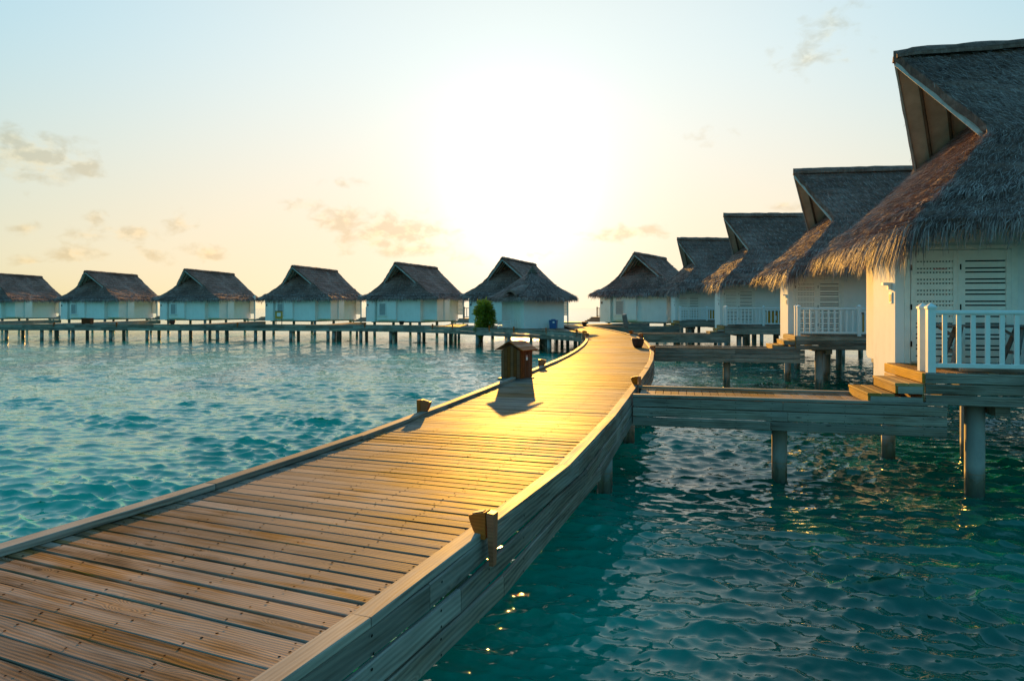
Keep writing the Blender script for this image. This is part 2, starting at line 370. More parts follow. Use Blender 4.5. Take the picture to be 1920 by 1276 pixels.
# ------------------------------------------------------------------ water
def build_water():
    rad = [0.0, 1.2]
    r = 2.2
    while r < 9000:
        rad.append(r)
        k = 1.0070 if r < 5 else 1.0045 if r < 45 else 1.008 if r < 120 else (1.015 if r < 500 else 1.08)
        r *= k
    rad = np.array(rad)
    th = np.concatenate([np.linspace(-48, 48, 1000), np.linspace(48, 312, 110)[1:-1]])
    th = np.radians(th); nT = len(th); nR = len(rad)
    RR, TT = np.meshgrid(rad, th, indexing='ij')
    X = RR*np.sin(TT); Y = RR*np.cos(TT); Z = np.zeros_like(X)
    cell = RR*np.where(RR < 45, 0.0050, 0.009)+0.008
    g = np.random.default_rng(4)
    DX = np.zeros_like(X); DY = np.zeros_like(X)
    act = RR < 700
    # waves come in groups: a slow envelope keeps crests uneven
    e_ = np.zeros_like(X)
    for _ in range(9):
        ke = 2*math.pi/g.uniform(1.6, 7.0); ae_ = g.uniform(0, 6.283)
        e_ += np.sin(ke*(math.cos(ae_)*X*0.6+math.sin(ae_)*Y)+g.uniform(0, 6.283))
    env = 1.06*np.exp(0.27*e_/math.sqrt(4.5))
    for i in range(170):
        lam = 0.085*(7.6**g.random()) if i > 9 else 0.9+1.5*g.random()
        a = math.radians(-98+g.normal()*(20 if lam > .35 else 36))
        k = 2*math.pi/lam; kx, ky = k*math.cos(a), k*math.sin(a)
        amp = (0.0035*lam**0.62 if i > 9 else 0.0054)*(0.4+1.2*g.random())
        att = np.clip((lam/cell-1.6)/1.8, 0, 1)
        ph = kx*X+ky*Y+g.random()*6.283
        A = amp*att*env
        cs_ = np.cos(ph); sn = np.sin(ph)
        Z += A*(cs_+0.25*np.cos(2*ph)); q = 1.15*A
        DX -= q*math.cos(a)*sn; DY -= q*math.sin(a)*sn
    V = np.stack([X+DX, Y+DY, Z], -1).reshape(-1, 3)
    i = np.arange(nR-1)[:, None]*nT; j = np.arange(nT)[None, :]; j2 = (j+1) % nT
    F = np.stack([i+j, i+nT+j, i+nT+j2, i+j2], -1).reshape(-1, 4)[:, ::-1]
    o = np_mesh('water', V, F, M['water'], smooth=True)
    tag(o, 'turquoise lagoon water with small wind waves', kind='structure')
build_water()

# ------------------------------------------------------------------ the boardwalk
DECK = 1.45
ctrl = [(-6.3, -6.2), (-4.55, -2.4), (-3.25, 0.6), (-1.94, 3.6), (-1.13, 5.6), (-0.36, 7.9), (1.12, 13.4), (2.66, 19.4), (3.84, 25.3), (4.86, 32.4), (5.24, 37.2), (5.30, 43.0), (5.12, 50.0), (4.75, 62.0)]
def catmull(P, n=24):
    P = [np.array(p, float) for p in P]; out = []
    for i in range(1, len(P)-2):
        p0, p1, p2, p3 = P[i-1], P[i], P[i+1], P[i+2]
        d1 = np.linalg.norm(p1-p0)**.5; d2 = np.linalg.norm(p2-p1)**.5; d3 = np.linalg.norm(p3-p2)**.5
        t0, t1, t2, t3 = 0, d1, d1+d2, d1+d2+d3
        for k in range(n):
            t = t1+(t2-t1)*k/n
            A1 = (t1-t)/(t1-t0)*p0+(t-t0)/(t1-t0)*p1; A2 = (t2-t)/(t2-t1)*p1+(t-t1)/(t2-t1)*p2; A3 = (t3-t)/(t3-t2)*p2+(t-t2)/(t3-t2)*p3
            B1 = (t2-t)/(t2-t0)*A1+(t-t0)/(t2-t0)*A2; B2 = (t3-t)/(t3-t1)*A2+(t-t1)/(t3-t1)*A3
            out.append((t2-t)/(t2-t1)*B1+(t-t1)/(t2-t1)*B2)
    out.append(P[-2]); return np.array(out)
cl = catmull(ctrl+[(4.3, 70.0)])
cs = np.concatenate([[0], np.cumsum(np.linalg.norm(np.diff(cl, axis=0), axis=1))])
for _ in range(60):   # smooth the curve
    cl[1:-1] = 0.5*cl[1:-1]+0.25*(cl[:-2]+cl[2:])
TOTAL = cs[-1]
def at(s, off=0.0):
    """point on the walk: s metres along, off metres to the right of the centre line"""
    x = np.interp(s, cs, cl[:, 0]); y = np.interp(s, cs, cl[:, 1])
    a, b = max(s-0.6, 0), min(s+0.6, TOTAL)
    tx = np.interp(b, cs, cl[:, 0])-np.interp(a, cs, cl[:, 0]); ty = np.interp(b, cs, cl[:, 1])-np.interp(a, cs, cl[:, 1])
    l = math.hypot(tx, ty); tx /= l; ty /= l
    return Vector((x+ty*off, y-tx*off, 0)), math.atan2(ty, tx)
def s_at_y(y, off=0.0):
    return min(np.arange(0, TOTAL, 0.05), key=lambda s: abs(at(s, off)[0].y-y))
HALF = 1.22
boardwalk = empty('boardwalk', (0, 0, 0)); tag(boardwalk, 'curving wooden boardwalk on concrete piles', kind='structure')
def zoff(p, z): return Vector((p.x, p.y, z))

plank0 = MB(); plank0.bar((-1.27, 0, -0.018), (1.27, 0, -0.018), 0.120, 0.036, 0.004)
pm = plank0.build('plank', M['deck'], boardwalk)
S0 = s_at_y(1.3)
s = 0.25; count = 0; near_planks = []; far = MB()
PW = 0.132
while s < TOTAL-0.1:
    p, ang = at(s)
    if s >= S0 and count < 296:
        w = random.uniform(0.985, 1.02)
        zz = DECK+random.uniform(-0.0025, 0.0025)
        o = pm if count == 0 else share(pm, 'plank', parent=boardwalk)
        o.location = zoff(p, zz); o.rotation_euler = (random.gauss(0, 0.004), random.gauss(0, 0.001), ang-math.pi/2+random.gauss(0, 0.0012)); o.scale = (1, w, 1)
        count += 1; near_planks.append((s, zz))
    else:
        a, _ = at(s, -1.27); b, _ = at(s, 1.27)
        far.bar(zoff(a, DECK-0.018), zoff(b, DECK-0.018), 0.124, 0.036)
    s += PW

# wide landing round the hut and the walk along the left-hand villas: boards laid across it
FRONT = [(4.3, 38.8), (3.7, 41.6), (2.2, 44.0), (0.0, 46.8), (-2.8, 50.6), (-5.1, 53.6), (-9.0, 56.6), (-13.6, 58.4), (-22, 59.6), (-34, 60.4), (-95, 64.0)]
BACK = [(4.3, 61.8), (2.0, 57.6), (-3.0, 58.0), (-9, 60.0), (-13.6, 61.4), (-22, 62.4), (-34, 63.2), (-95, 67.0)]
def yline(L, x):
    xs = [p[0] for p in L][::-1]; ys = [p[1] for p in L][::-1]; return float(np.interp(x, xs, ys))
def wl(y): return at(s_at_y(y), -1.28)[0].x
x = 4.30
side_tab = [(yy, wl(yy)) for yy in np.arange(38, 62, 1.0)]
while x > -92:
    y0, y1 = yline(FRONT, x), yline(BACK, x)
    ext = max(0.0, x-3.85)
    far.bar((x, y0, DECK-0.018), (x, y1, DECK-0.018), 0.126, 0.036)
    x -= PW if x > -16 else PW*1.0
xx = 4.40
far.build('plank_field', M['deck_far'], boardwalk, kind='stuff')

# screw heads on the nearer boards: two at each joist
sc = MB()
def disc(mb, c, r, ax, ay, n=6):
    c = Vector(c); vs = [c+ax*(r*math.cos(2*math.pi*k/n))+ay*(r*math.sin(2*math.pi*k/n)) for k in range(n)]
    mb.add(vs, [tuple(range(n))])
for s_, zz in near_planks[:120]:
    for j in range(6):
        off = -1.13+j*2.26/5
        for e in (-0.034, 0.034):
            if random.random() < 0.1: continue
            p, ang = at(s_+e+random.gauss(0, .005), off+random.gauss(0, 0.018))
            t = Vector((math.cos(ang), math.sin(ang), 0)); n = Vector((math.sin(ang), -math.cos(ang), 0))
            disc(sc, (p.x, p.y, DECK+0.0042), random.uniform(0.0055, 0.0085), n, t)
sc.build('screw_heads', M['screw'], boardwalk, kind='stuff')

# kerb boards, side boards, stringers
def run_boards(side, z_mid, h, off, w, name, s0, s1, near_s, mat='fascia', lens=(1.9, 3.2), c=0.005, farname=None):
    farmb = MB(); s = s0
    while s < s1-0.2:
        L = random.uniform(*lens); e = min(s+L, s1)
        if s1-e < 0.8: e = s1
        j = random.gauss(0, 0.003)
        m_ = (s+e)/2
        pa, _ = at(s+0.003, side*off); pb, _ = at(e-0.003, side*off); pmid, _ = at(m_, side*off)
        if s < near_s:
            o = MB(); ctr = (pa+pb)/2; ang = math.atan2(pb.y-pa.y, pb.x-pa.x); l = (pb-pa).length
            o.bar((-l/2, 0, 0), (l/2, 0, 0), w, h, c)
            ob = o.build(name, M[mat], boardwalk); ob.location = (ctr.x, ctr.y, z_mid+j); ob.rotation_euler = (0, 0, ang)
        else:
            farmb.bar(zoff(pa, z_mid+j), zoff(pb, z_mid+j), w, h, c)
        s = e
    if farmb.v: farmb.build((farname or name)+'_run', M['fascia_far'], boardwalk, kind='stuff')
S_END_L = s_at_y(38.9, -1.3)
SJ = [(s_at_y(11.85, 1.3))]
sN = s_at_y(34)
for side, s1 in ((-1, S_END_L), (1, TOTAL)):
    run_boards(side, DECK+0.027, 0.050, 1.282, 0.118, 'kerb_board', 0.3, s1, sN)
    for k in range(3):
        run_boards(side, DECK-0.078-k*0.158, 0.143, 1.316+0.009*k, 0.036, 'fascia_board', 0.3, s1, sN, c=0.008)
st = MB()
for off in (-1.0, -0.35, 0.35, 1.0):
    for k in range(int(TOTAL/1.5)-1):
        pa, _ = at(0.4+k*1.5, off); pb, _ = at(0.4+(k+1)*1.5, off)
        st.bar(zoff(pa, DECK-0.136), zoff(pb, DECK-0.136), 0.06, 0.19)
st.build('stringers', M['fascia_far'], boardwalk)
# fascia of the landing and the left-hand walk
ff = MB(); kb = MB()
def poly_pts(L, step=2.4):
    out = []
    for (ax, ay), (bx, by) in zip(L, L[1:]):
        n = max(1, round(math.hypot(bx-ax, by-ay)/step))
        out += [(ax+(bx-ax)*k/n, ay+(by-ay)*k/n) for k in range(n)]
    return out+[L[-1]]
fp = poly_pts(FRONT); bp = poly_pts(BACK)
made = 0
for i, (a, b) in enumerate(zip(fp, fp[1:])):
    for k in range(2):
        zc = DECK-0.125-k*0.255
        if i < 28:
            o = MB(); L = math.hypot(b[0]-a[0], b[1]-a[1])
            o.bar((-L/2+.004, 0, 0), (L/2-.004, 0, 0), 0.04, 0.246, 0.006)
            ob = o.build('fascia_board', M['fascia'], boardwalk); ang = math.atan2(b[1]-a[1], b[0]-a[0])
            ob.location = ((a[0]+b[0])/2, (a[1]+b[1])/2-0.03, zc); ob.rotation_euler = (0, 0, ang)
        else: ff.bar((a[0], a[1]-0.03, zc), (b[0], b[1]-0.03, zc), 0.04, 0.246, 0.006)
    kb.bar((a[0], a[1]+0.02, DECK+0.03), (b[0], b[1]+0.02, DECK+0.03), 0.12, 0.05, 0.005)
for a, b in zip(bp, bp[1:]):
    ff.bar((a[0], a[1]+0.03, DECK-0.2), (b[0], b[1]+0.03, DECK-0.2), 0.04, 0.40, 0.006)
ff.build('fascia_board_run', M['fascia_far'], boardwalk); kb.build('kerb_board_run', M['fascia_far'], boardwalk)

# screws on the side boards
sc = MB()
s = s_at_y(1.5)
while s < s_at_y(20):
    p, ang = at(s, 1.3415); t = Vector((math.cos(ang), math.sin(ang), 0)); n = Vector((math.sin(ang), -math.cos(ang), 0)); zv = Vector((0, 0, 1))
    for k in range(3):
        for e in (-0.045, 0.045):
            q = p+t*random.gauss(0, .004)
            disc(sc, (q.x, q.y, DECK-0.078-k*0.158+e), 0.0085, -t, zv)
    s += 0.62
sc.build('side_screw_heads', M['screw'], boardwalk, kind='stuff')

def pile_mesh(r=0.125, top=DECK-0.24, bottom=-1.2, n=18):
    return MB().lathe((0, 0, 0), [(r, bottom), (r, top)], n)
pl0 = pile_mesh().build('pile', M['pile'], boardwalk, smooth=False)
for f in pl0.data.polygons: f.use_smooth = len(f.vertices) == 4
first = True
def pile(x, y, parent=boardwalk, r=1.0, zs=1.0):
    global first
    if first: first = False; pl0.location = (x, y, 0); return pl0
    return share(pl0, 'pile', (x, y, 0), (0, 0, random.random()*6), (r, r, zs), parent)
cap = MB()
s = s_at_y(2.0)
sp = s_at_y(10.9, 1.0)
ss = [sp+k*4.4 for k in range(-3, 12)]
for s in ss:
    if s < 1 or s > TOTAL-1: continue
    for off in (-0.98, 0.98 if s > sp-1 else 0.1):
        p, _ = at(s, off); pile(p.x, p.y)
    a, _ = at(s, -1.25); b, _ = at(s, 1.25); cap.bar(zoff(a, DECK-0.31), zoff(b, DECK-0.31), 0.16, 0.16)
for i, x in enumerate(np.concatenate([np.arange(2.6, -16, -2.6), np.arange(-16, -92, -3.3)])):
    x = float(x)+random.uniform(-.25, .25)
    y0, y1 = yline(FRONT, x), yline(BACK, x)
    ys = [y0+0.35, y1-0.4] if y1-y0 < 6 else list(np.arange(y0+0.35, y1-0.3, 3.2))
    for y in ys: pile(x, y, r=1.15, zs=1)
    cap.bar((x, y0+0.1, DECK-0.31), (x, y1-0.1, DECK-0.31), 0.2, 0.16)
cap.build('cross_beam', M['fascia_far'], boardwalk)

# ------------------------------------------------------------------ thatch
def strands(P, D, L, W, N, droop=0.0, two=False):
    """thin blades: root P, direction D, length L, width W, facing N; droop bends the tip down"""
    n = len(P); D = D/np.linalg.norm(D, axis=1, keepdims=True)
    S = np.cross(D, N); S /= np.linalg.norm(S, axis=1, keepdims=True)+1e-9
    L = L[:, None]; W = W[:, None]
    if not two:
        T = P+D*L
        V = np.stack([P-S*W/2, P+S*W/2, T+S*W*0.2, T-S*W*0.2], 1).reshape(-1, 3)
        F = np.arange(n*4).reshape(-1, 4)
        return V, F
    m = P+D*L*0.5
    D2 = D.copy(); D2[:, 2] -= droop; D2 /= np.linalg.norm(D2, axis=1, keepdims=True)
    T = m+D2*L*0.5
    V = np.stack([P-S*W/2, P+S*W/2, m+S*W*0.5, m-S*W*0.5, T+S*W*0.15, T-S*W*0.15], 1).reshape(-1, 3)
    b = np.arange(n)[:, None]*6
    F = np.concatenate([b+np.array([0, 1, 2, 3]), b+np.array([3, 2, 4, 5])])
    return V, F

def lerp(a, b, t): return a+(b-a)*t
class Slope:
    """ruled roof face between two edge curves given as lists of (a, b, z) with falling z"""
    def __init__(s, A, B, sag=0.0):
        s.A = np.array(A, float); s.B = np.array(B, float)
    def _c(s, C, r):
        u = np.linspace(0, 1, len(C)); return np.stack([np.interp(r, u, C[:, i]) for i in range(3)], -1)
    def pt(s, t, r): t = np.asarray(t)[..., None]; return s._c(s.A, r)*(1-t)+s._c(s.B, r)*t
    def grid(s, nt, nr):
        t, r = np.meshgrid(np.linspace(0, 1, nt), np.linspace(0, 1, nr)); return s.pt(t, r)
    def frame(s, t, r):
        e = 0.02; p = s.pt(t, r)
        dr = s.pt(t, np.clip(r+e, 0, 1))-s.pt(t, np.clip(r-e, 0, 1)); dt = s.pt(np.clip(t+e, 0, 1), r)-s.pt(np.clip(t-e, 0, 1), r)
        dr /= np.linalg.norm(dr, axis=-1, keepdims=True)+1e-9; n = np.cross(dt, dr); n /= np.linalg.norm(n, axis=-1, keepdims=True)+1e-9
        n *= np.where(n[..., 2:3] < 0, -1, 1); return p, dr, n
def curve(p0, p1, sag, n=8):
    """edge from p0 down to p1, hollowed by sag"""
    p0 = np.array(p0, float); p1 = np.array(p1, float); out = []
    for k in range(n+1):
        t = k/n; p = p0+(p1-p0)*t; p[2] -= sag*4*t*(1-t); out.append(p)
    return out

def make_roof(root, s, sb, p, n_surf, n_fringe, fringe_w, F=1.95, detail=True):
    """Dutch-gable palm-thatch roof with a prow; p holds the sizes in metres above the villa floor"""
    g = np.random.default_rng(int(abs(root.location.x*100))+7)
    wB, zB, aB, wE, zE, aT, zT, aR, zR, aE, wEb = (p[k] for k in ('wB', 'zB', 'aB', 'wE', 'zE', 'aT', 'zT', 'aR', 'zR', 'aE', 'wEb'))
    def side(sg):
        nz = 8
        A = curve((aT, 0, zT), (aB, sg*wB, zB), 0.02, nz)+curve((aB, sg*wB, zB), (p.get('aF', 0.0), sg*(wE+(p.get('wd', 0) if sg < 0 else -p.get('wd', 0))), zE-p.get('zd', 0)), p.get('sag', 0.10), nz)[1:]
        zz = [q[2] for q in A]
        # back edge sampled at matching heights
        Bc = np.array(curve((aR, 0, zR), (aE, sg*wEb, zE), 0.12, 24)); zq = np.maximum(np.array(zz), zE-p.get('zd', 0)); zlow = zz[-1]; h = (zq-zlow)/(zT-zlow)*(zR-zE)+zE
        B = [np.array([np.interp(-q, -Bc[:, 2], Bc[:, i]) for i in range(3)]) for q in h]
        return Slope(A, B)
    S1, S2 = side(-1), side(1)
    sl_h = (zB-zE)/aB
    aI, zI = aB+0.95, zB+0.95*sl_h*0.95
    wI = wB*(zT-zI)/(zT-zB)
    hA = curve((aI, -wI*0.92, zI), (aB, -wB*0.985, zB-0.03), 0, 3)+curve((aB, -wB*0.985, zB-0.03), (p.get('aF', 0)+0.02, -wE-p.get('wd', 0)+.02, zE-p.get('zd', 0)-.02), p.get('sag', .1), 8)[1:]
    hB = curve((aI, wI*0.92, zI), (aB, wB*0.985, zB-0.03), 0, 3)+curve((aB, wB*0.985, zB-0.03), (p.get('aF', 0)+0.02, wE-p.get('wd', 0)-.02, zE-p.get('zd', 0)-.02), p.get('sag', .1), 8)[1:]
    H = Slope(hA, hB)
    kA = curve((aR, -0.02, zR), (aE, -wEb, zE), 0.12, 8); kB = [np.array([q[0], -q[1], q[2]]) for q in kA]
    K = Slope(kA, kB)
    def tr(P):
        P = np.array(P, float); Q = P.copy(); Q[..., 0] = P[..., 0]*s; Q[..., 1] = P[..., 1]*s*sb; Q[..., 2] = F+P[..., 2]*s; return Q
    # solid thatch body: outer sheet, inner sheet and rims
    V = []; Fc = []; base = 0; TH = 0.20
    for S, nt_, nr_ in ((S1, 14, 22), (S2, 14, 22), (H, 14, 16), (K, 8, 10)):
        G = S.grid(nt_, nr_); rn = g.normal(0, 0.028, G.shape[:2]); G[..., 2] += rn
        I = G.copy(); I[..., 2] -= TH
        o, i_ = tr(G).reshape(-1, 3), tr(I).reshape(-1, 3); n = nt_*nr_
        V += [o, i_]
        for r in range(nr_-1):
            for t in range(nt_-1):
                q = r*nt_+t; Fc.append((base+q, base+q+1, base+q+nt_+1, base+q+nt_)); Fc.append((base+n+q, base+n+q+nt_, base+n+q+nt_+1, base+n+q+1))
        for t in range(nt_-1):
            q = (nr_-1)*nt_+t; Fc.append((base+q, base+q+1, base+n+q+1, base+n+q)); Fc.append((base+t, base+n+t, base+n+t+1, base+t+1))
        for r in range(nr_-1):
            q = r*nt_; Fc.append((base+q, base+q+nt_, base+n+q+nt_, base+n+q)); q = r*nt_+nt_-1; Fc.append((base+q, base+n+q, base+n+q+nt_, base+q+nt_))
        base += 2*n
    roof = np_mesh('roof', np.concatenate(V), np.array(Fc), M['thatch'], root, smooth=False)
    # rolled ridge cap
    rc = MB(); nn = 24; prev = None
    for k in range(nn):
        t = k/(nn-1); c = lerp(np.array([aT+0.03, 0, zT]), np.array([aR+0.05, 0, zR]), t); kk = 0.55 if k == 0 else 1.0
        ring = [tr((c[0]+(0 if k else 0.0), 0.33*kk*math.sin(a_)+g.normal(0, .012), c[2]-0.19+0.22*kk*math.cos(a_)+g.normal(0, .01))) for a_ in np.linspace(-1.75, 1.75, 9)]
        b0 = len(rc.v); rc.v += [tuple(q) for q in ring]
        if prev is not None: rc.f += [(prev+j, prev+j+1, b0+j+1, b0+j) for j in range(8)]
        else: rc.f.append(tuple(range(b0, b0+9)))
        prev = b0
    rc.f.append(tuple(range(prev, prev+9)))
    rc.build('ridge_cap', M['thatch'], roof)
    # loose blades over the faces
    VV = []; FF = []; off = 0
    def addS(Vs, Fs):
        nonlocal off
        VV.append(tr(Vs)); FF.append(Fs+off); off += len(Vs)
    for S, share_ in ((S1, .40), (S2, .40 if not detail else .18), (H, .22), (K, .08)):
        n = int(n_surf*share_); t = g.random(n); r = g.random(n)**0.8
        P, D, N = S.frame(t, r)
        P = P+N*0.015
        D = D+N*(0.10+0.12*g.random((n, 1)))+g.normal(0, 0.20, (n, 3))
        addS(*strands(P, D, g.uniform(0.10, 0.26, n), g.uniform(0.4, 0.9, n)*fringe_w, N+g.normal(0, 0.3, (n, 3))))
    np_mesh('thatch_blades', np.concatenate(VV), np.concatenate(FF), M['straw'], roof, kind='stuff')
    # fringe hanging from the eaves (long at the front, longest over the entrance corner)
    VV = []; FF = []; off = 0
    eave_len = [(S1, aE), (S2, aE), (H, 2*wE), (K, 2*wEb)]; tot = sum(l for _, l in eave_len)
    for S, l in eave_len:
        n = int(n_fringe*l/tot); 
        if S is H: n = int(n*1.6)
        if S is K: n = n//3
        t = g.random(n); r = 1-0.14*g.random(n)**1.5
        P, D, N = S.frame(t, r)
        clump = 0.5+0.5*np.sin(t*l*5.1+np.sin(t*l*13)*1.2)
        Ln = g.uniform(0.18, 0.58, n)*(0.7+0.5*clump)*p.get('fr', 1.0)
        if S is H:
            dr_ = p.get('drop', 0); k = np.clip((P[:, 1]*p.get('entry', -1)/wE+0.1)/0.6, 0, 1); Ln *= 1.0+abs(dr_)*k
        P = P+N*(0.05*g.random((n, 1))-0.02); P[:, 2] -= 0.10*g.random(n)
        D = D+g.normal(0, 0.26, (n, 3)); D[:, 2] -= 0.35
        addS(*strands(P, D, Ln, g.uniform(0.5, 1.1, n)*fringe_w, N+g.normal(0, 0.35, (n, 3)), droop=1.1, two=True))
    # a thicker eave course laid over the slope ends above the fringe in a ragged step
    for S, l in eave_len[:3]:
        n = int(n_fringe*0.45*l/tot); t = g.random(n)
        r0 = 0.80+0.025*np.sin(t*l*2.3)+0.015*np.sin(t*l*7.7+1)
        P, D, N = S.frame(t, r0+0.05*g.random(n)); P = P+N*(0.03+0.05*g.random((n, 1)))
        D = D+N*0.12+g.normal(0, 0.22, (n, 3))
        addS(*strands(P, D, g.uniform(0.12, 0.36, n), g.uniform(0.5, 1.1, n)*fringe_w, N+g.normal(0, 0.3, (n, 3)), droop=0.35, two=True))
    np_mesh('thatch_fringe', np.concatenate(VV), np.concatenate(FF), M['straw'], roof, kind='stuff')
    # pale boards under the prow, rafters and barge boards
    so_ = MB()
    for S in (S1, S2):
        G = S.grid(6, 17); G = G[:9]
        amax = aB+2.2
        rows = []
        for r in range(9):
            a0 = G[r][0]; a1 = G[r][-1]; f = min(1.0, (amax-a0[0])/(a1[0]-a0[0]))
            rows.append([lerp(a0+np.array([0.03, 0, 0]), lerp(a0, a1, f), t)-np.array([0, 0, TH+0.045]) for t in np.linspace(0, 1, 5)])
        for r in range(8):
            for t in range(4):
                so_.add([tr(rows[r][t]), tr(rows[r][t+1]), tr(rows[r+1][t+1]), tr(rows[r+1][t])], [(0, 1, 2, 3)])
    so_.build('soffit', M['soffit'], roof)
    for sg in (-1, 1):
        d = TH+0.065
        pa, pb = np.array((aT+0.06, sg*0.03, zT-d-0.04)), np.array((aB+0.06, sg*(wB-0.02), zB-d-0.04))
        MB().bar(tr(pa), tr(pb), 0.045*s, 0.11*s, 0.004).build('barge_board', M['trim'], roof)
        for fa in (0.42, 0.95, 1.5):
            qa = pa+np.array((fa, 0, 0.0)); qb = np.array((aB+0.06+fa*0.85, sg*(wB-0.05), zB-d-0.05))
            MB().bar(tr(qa), tr(qb), 0.055*s, 0.10*s).build('rafter', M['beam'], roof)
    return roof

# ------------------------------------------------------------------ the stilt villas
MESH = {}
def villa_root(name, O, ang):
    return empty(name, (O[0], O[1], 0), ang)
def L3(s, sb, F, a, b, z): return (a*s, b*s*sb, F+z*s)
def vbox(mb, s, sb, F, a0, a1, b0, b1, z0, z1): return mb.box(a0*s, a1*s, b0*s*sb, b1*s*sb, F+z0*s, F+z1*s)

def railing(parent, pts, F, post_cap=True, h=0.92, sp=0.20, mat='paint', posts=None, first_post=True):
    """white timber railing along the local points (x, y)"""
    rl = MB(); rail = None
    for i, (a, b) in enumerate(zip(pts, pts[1:])):
        d = Vector((b[0]-a[0], b[1]-a[1], 0)); L = d.length; d.normalize()
        A = Vector((a[0], a[1], F)); B = Vector((b[0], b[1], F))
        mb = MB(); mb.bar(A+d*0.05+Vector((0, 0, h)), B-d*0.05+Vector((0, 0, h)), 0.075, 0.06, 0.012)
        o = mb.build('railing', M[mat], parent)
        MB().bar(A+d*0.05+Vector((0, 0, 0.11)), B-d*0.05+Vector((0, 0, 0.11)), 0.05, 0.07, 0.006).build('bottom_rail', M[mat], o)
        n = max(2, round(L/sp)); key = ('bal', h)
        for k in range(1, n):
            q = A+d*(L*k/n)
            if key not in MESH or MESH[key][1] != mat:
                b0 = MB().box(-0.032, 0.032, -0.014, 0.014, 0.145, h-0.03).build('baluster', M[mat], o); MESH[key] = (b0, mat)
                ob = b0
            else: ob = share(MESH[key][0], 'baluster', parent=o)
            ob.location = q; ob.rotation_euler = (0, 0, math.atan2(d.y, d.x))
        for j, q in enumerate((A, B)):
            if j == 0 and (i > 0 or not first_post): continue
            key2 = ('post', h, mat)
            if key2 not in MESH:
                m2 = MB().box(-0.055, 0.055, -0.055, 0.055, -0.06, h+0.06)
                m2.add([(-.07, -.07, h+.06), (.07, -.07, h+.06), (.07, .07, h+.06), (-.07, .07, h+.06), (-.07, -.07, h+.09), (.07, -.07, h+.09), (.07, .07, h+.09), (-.07, .07, h+.09), (0, 0, h+.15)],
                       [(3, 2, 1, 0), (0, 1, 5, 4), (1, 2, 6, 5), (2, 3, 7, 6), (3, 0, 4, 7), (4, 5, 8), (5, 6, 8), (6, 7, 8), (7, 4, 8)])
                MESH[key2] = m2.build('railing_post', M[mat], o); ob = MESH[key2]
            else: ob = share(MESH[key2], 'railing_post', parent=o)
            ob.location = q; ob.rotation_euler = (0, 0, math.atan2(d.y, d.x))
    return o

def louvred_door(parent, x0, x1, y, F, h, lattice, sgn, text=False):
    """door leaf on the wall plane y (outside towards sgn), slots in pairs between boards"""
    W = x1-x0; st_w = 0.075
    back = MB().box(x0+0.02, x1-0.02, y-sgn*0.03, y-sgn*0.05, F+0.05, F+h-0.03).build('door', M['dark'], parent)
    for xa in (x0, x1-st_w):
        MB().box(xa, xa+st_w, y-sgn*0.028, y+sgn*0.02, F+0.03, F+h).build('stile', M['doorpaint'], back)
    MB().box(x0+st_w, x1-st_w, y-sgn*0.028, y+sgn*0.014, F+0.03, F+0.12).build('rail', M['doorpaint'], back)
    MB().box(x0+st_w, x1-st_w, y-sgn*0.028, y+sgn*0.014, F+h-0.14, F+h).build('rail', M['doorpaint'], back)
    n = 9; per = (h-0.26)/n
    for k in range(n):
        z = F+0.12+k*per
        for (z0, z1) in ((0.026, per*0.64), (per*0.64+0.026, per)):
            key = ('slat', round(W, 3), round(z1-z0, 3))
            if key not in MESH:
                MESH[key] = MB().box(-(W-2*st_w)/2+0.002, (W-2*st_w)/2-0.002, -0.011, 0.011, 0, z1-z0).build('slat', M['doorpaint'], back); ob = MESH[key]
            else: ob = share(MESH[key], 'slat', parent=back)
            ob.location = ((x0+x1)/2, y, z+z0)
    if lattice:
        lt = MB()
        for j in range(12):
            xx = x0+st_w+0.02+(W-2*st_w-0.04)*j/11; lt.box(xx-0.014, xx+0.014, y-sgn*0.026, y-sgn*0.013, F+h*0.36, F+h-0.15)
        lt.build('lattice', M['doorpaint'], back)
    for z in (0.35, h*0.5, h-0.3):
        MB().box(x0-0.012, x0+0.012, y+sgn*0.01, y+sgn*0.032, F+z-0.05, F+z+0.05).build('hinge', M['screw'], back)
    if text:
        cu = bpy.data.curves.new('lettering', 'FONT'); cu.body = 'FIRE POINT'; cu.size = 0.036; cu.align_x = 'CENTER'; cu.extrude = 0.0015
        cu.materials.append(M['red'])
        if 'txt' not in MESH:
            tmp = bpy.data.objects.new('tmp_text', cu); MESH['txt'] = bpy.data.meshes.new_from_object(tmp); bpy.data.objects.remove(tmp)
        to = tag(put(bpy.data.objects.new('lettering', MESH['txt']), back), kind='stuff')
        to.location = ((x0+x1)/2+0.12, y+sgn*0.0135, F+h-0.345); to.rotation_euler = (R(90), 0, 0)
        ar = MB().add([((x0+x1)/2-0.02, y+sgn*0.0135, F+h-0.332), ((x0+x1)/2+0.015, y+sgn*0.0135, F+h-0.348), ((x0+x1)/2+0.015, y+sgn*0.0135, F+h-0.316)], [(0, 1, 2)])
        ar.build('arrow_mark', M['red'], back)
    return back

PV = dict(wB=2.09, zB=4.4, aB=1.66, wE=4.05, zE=2.72, aT=0.58, zT=6.7, aR=7.6, zR=6.62, aE=9.4, wEb=4.3, drop=-0.55, sag=0.08, fr=1.0, aF=-0.28, zd=0.28)
PL = dict(wB=2.1, zB=3.67, aB=1.45, wE=4.8, zE=2.12, aT=0.5, zT=5.72, aR=9.0, zR=5.66, aE=9.9, wEb=3.6, drop=-0.25, sag=0.20, fr=0.9, wd=0.6)

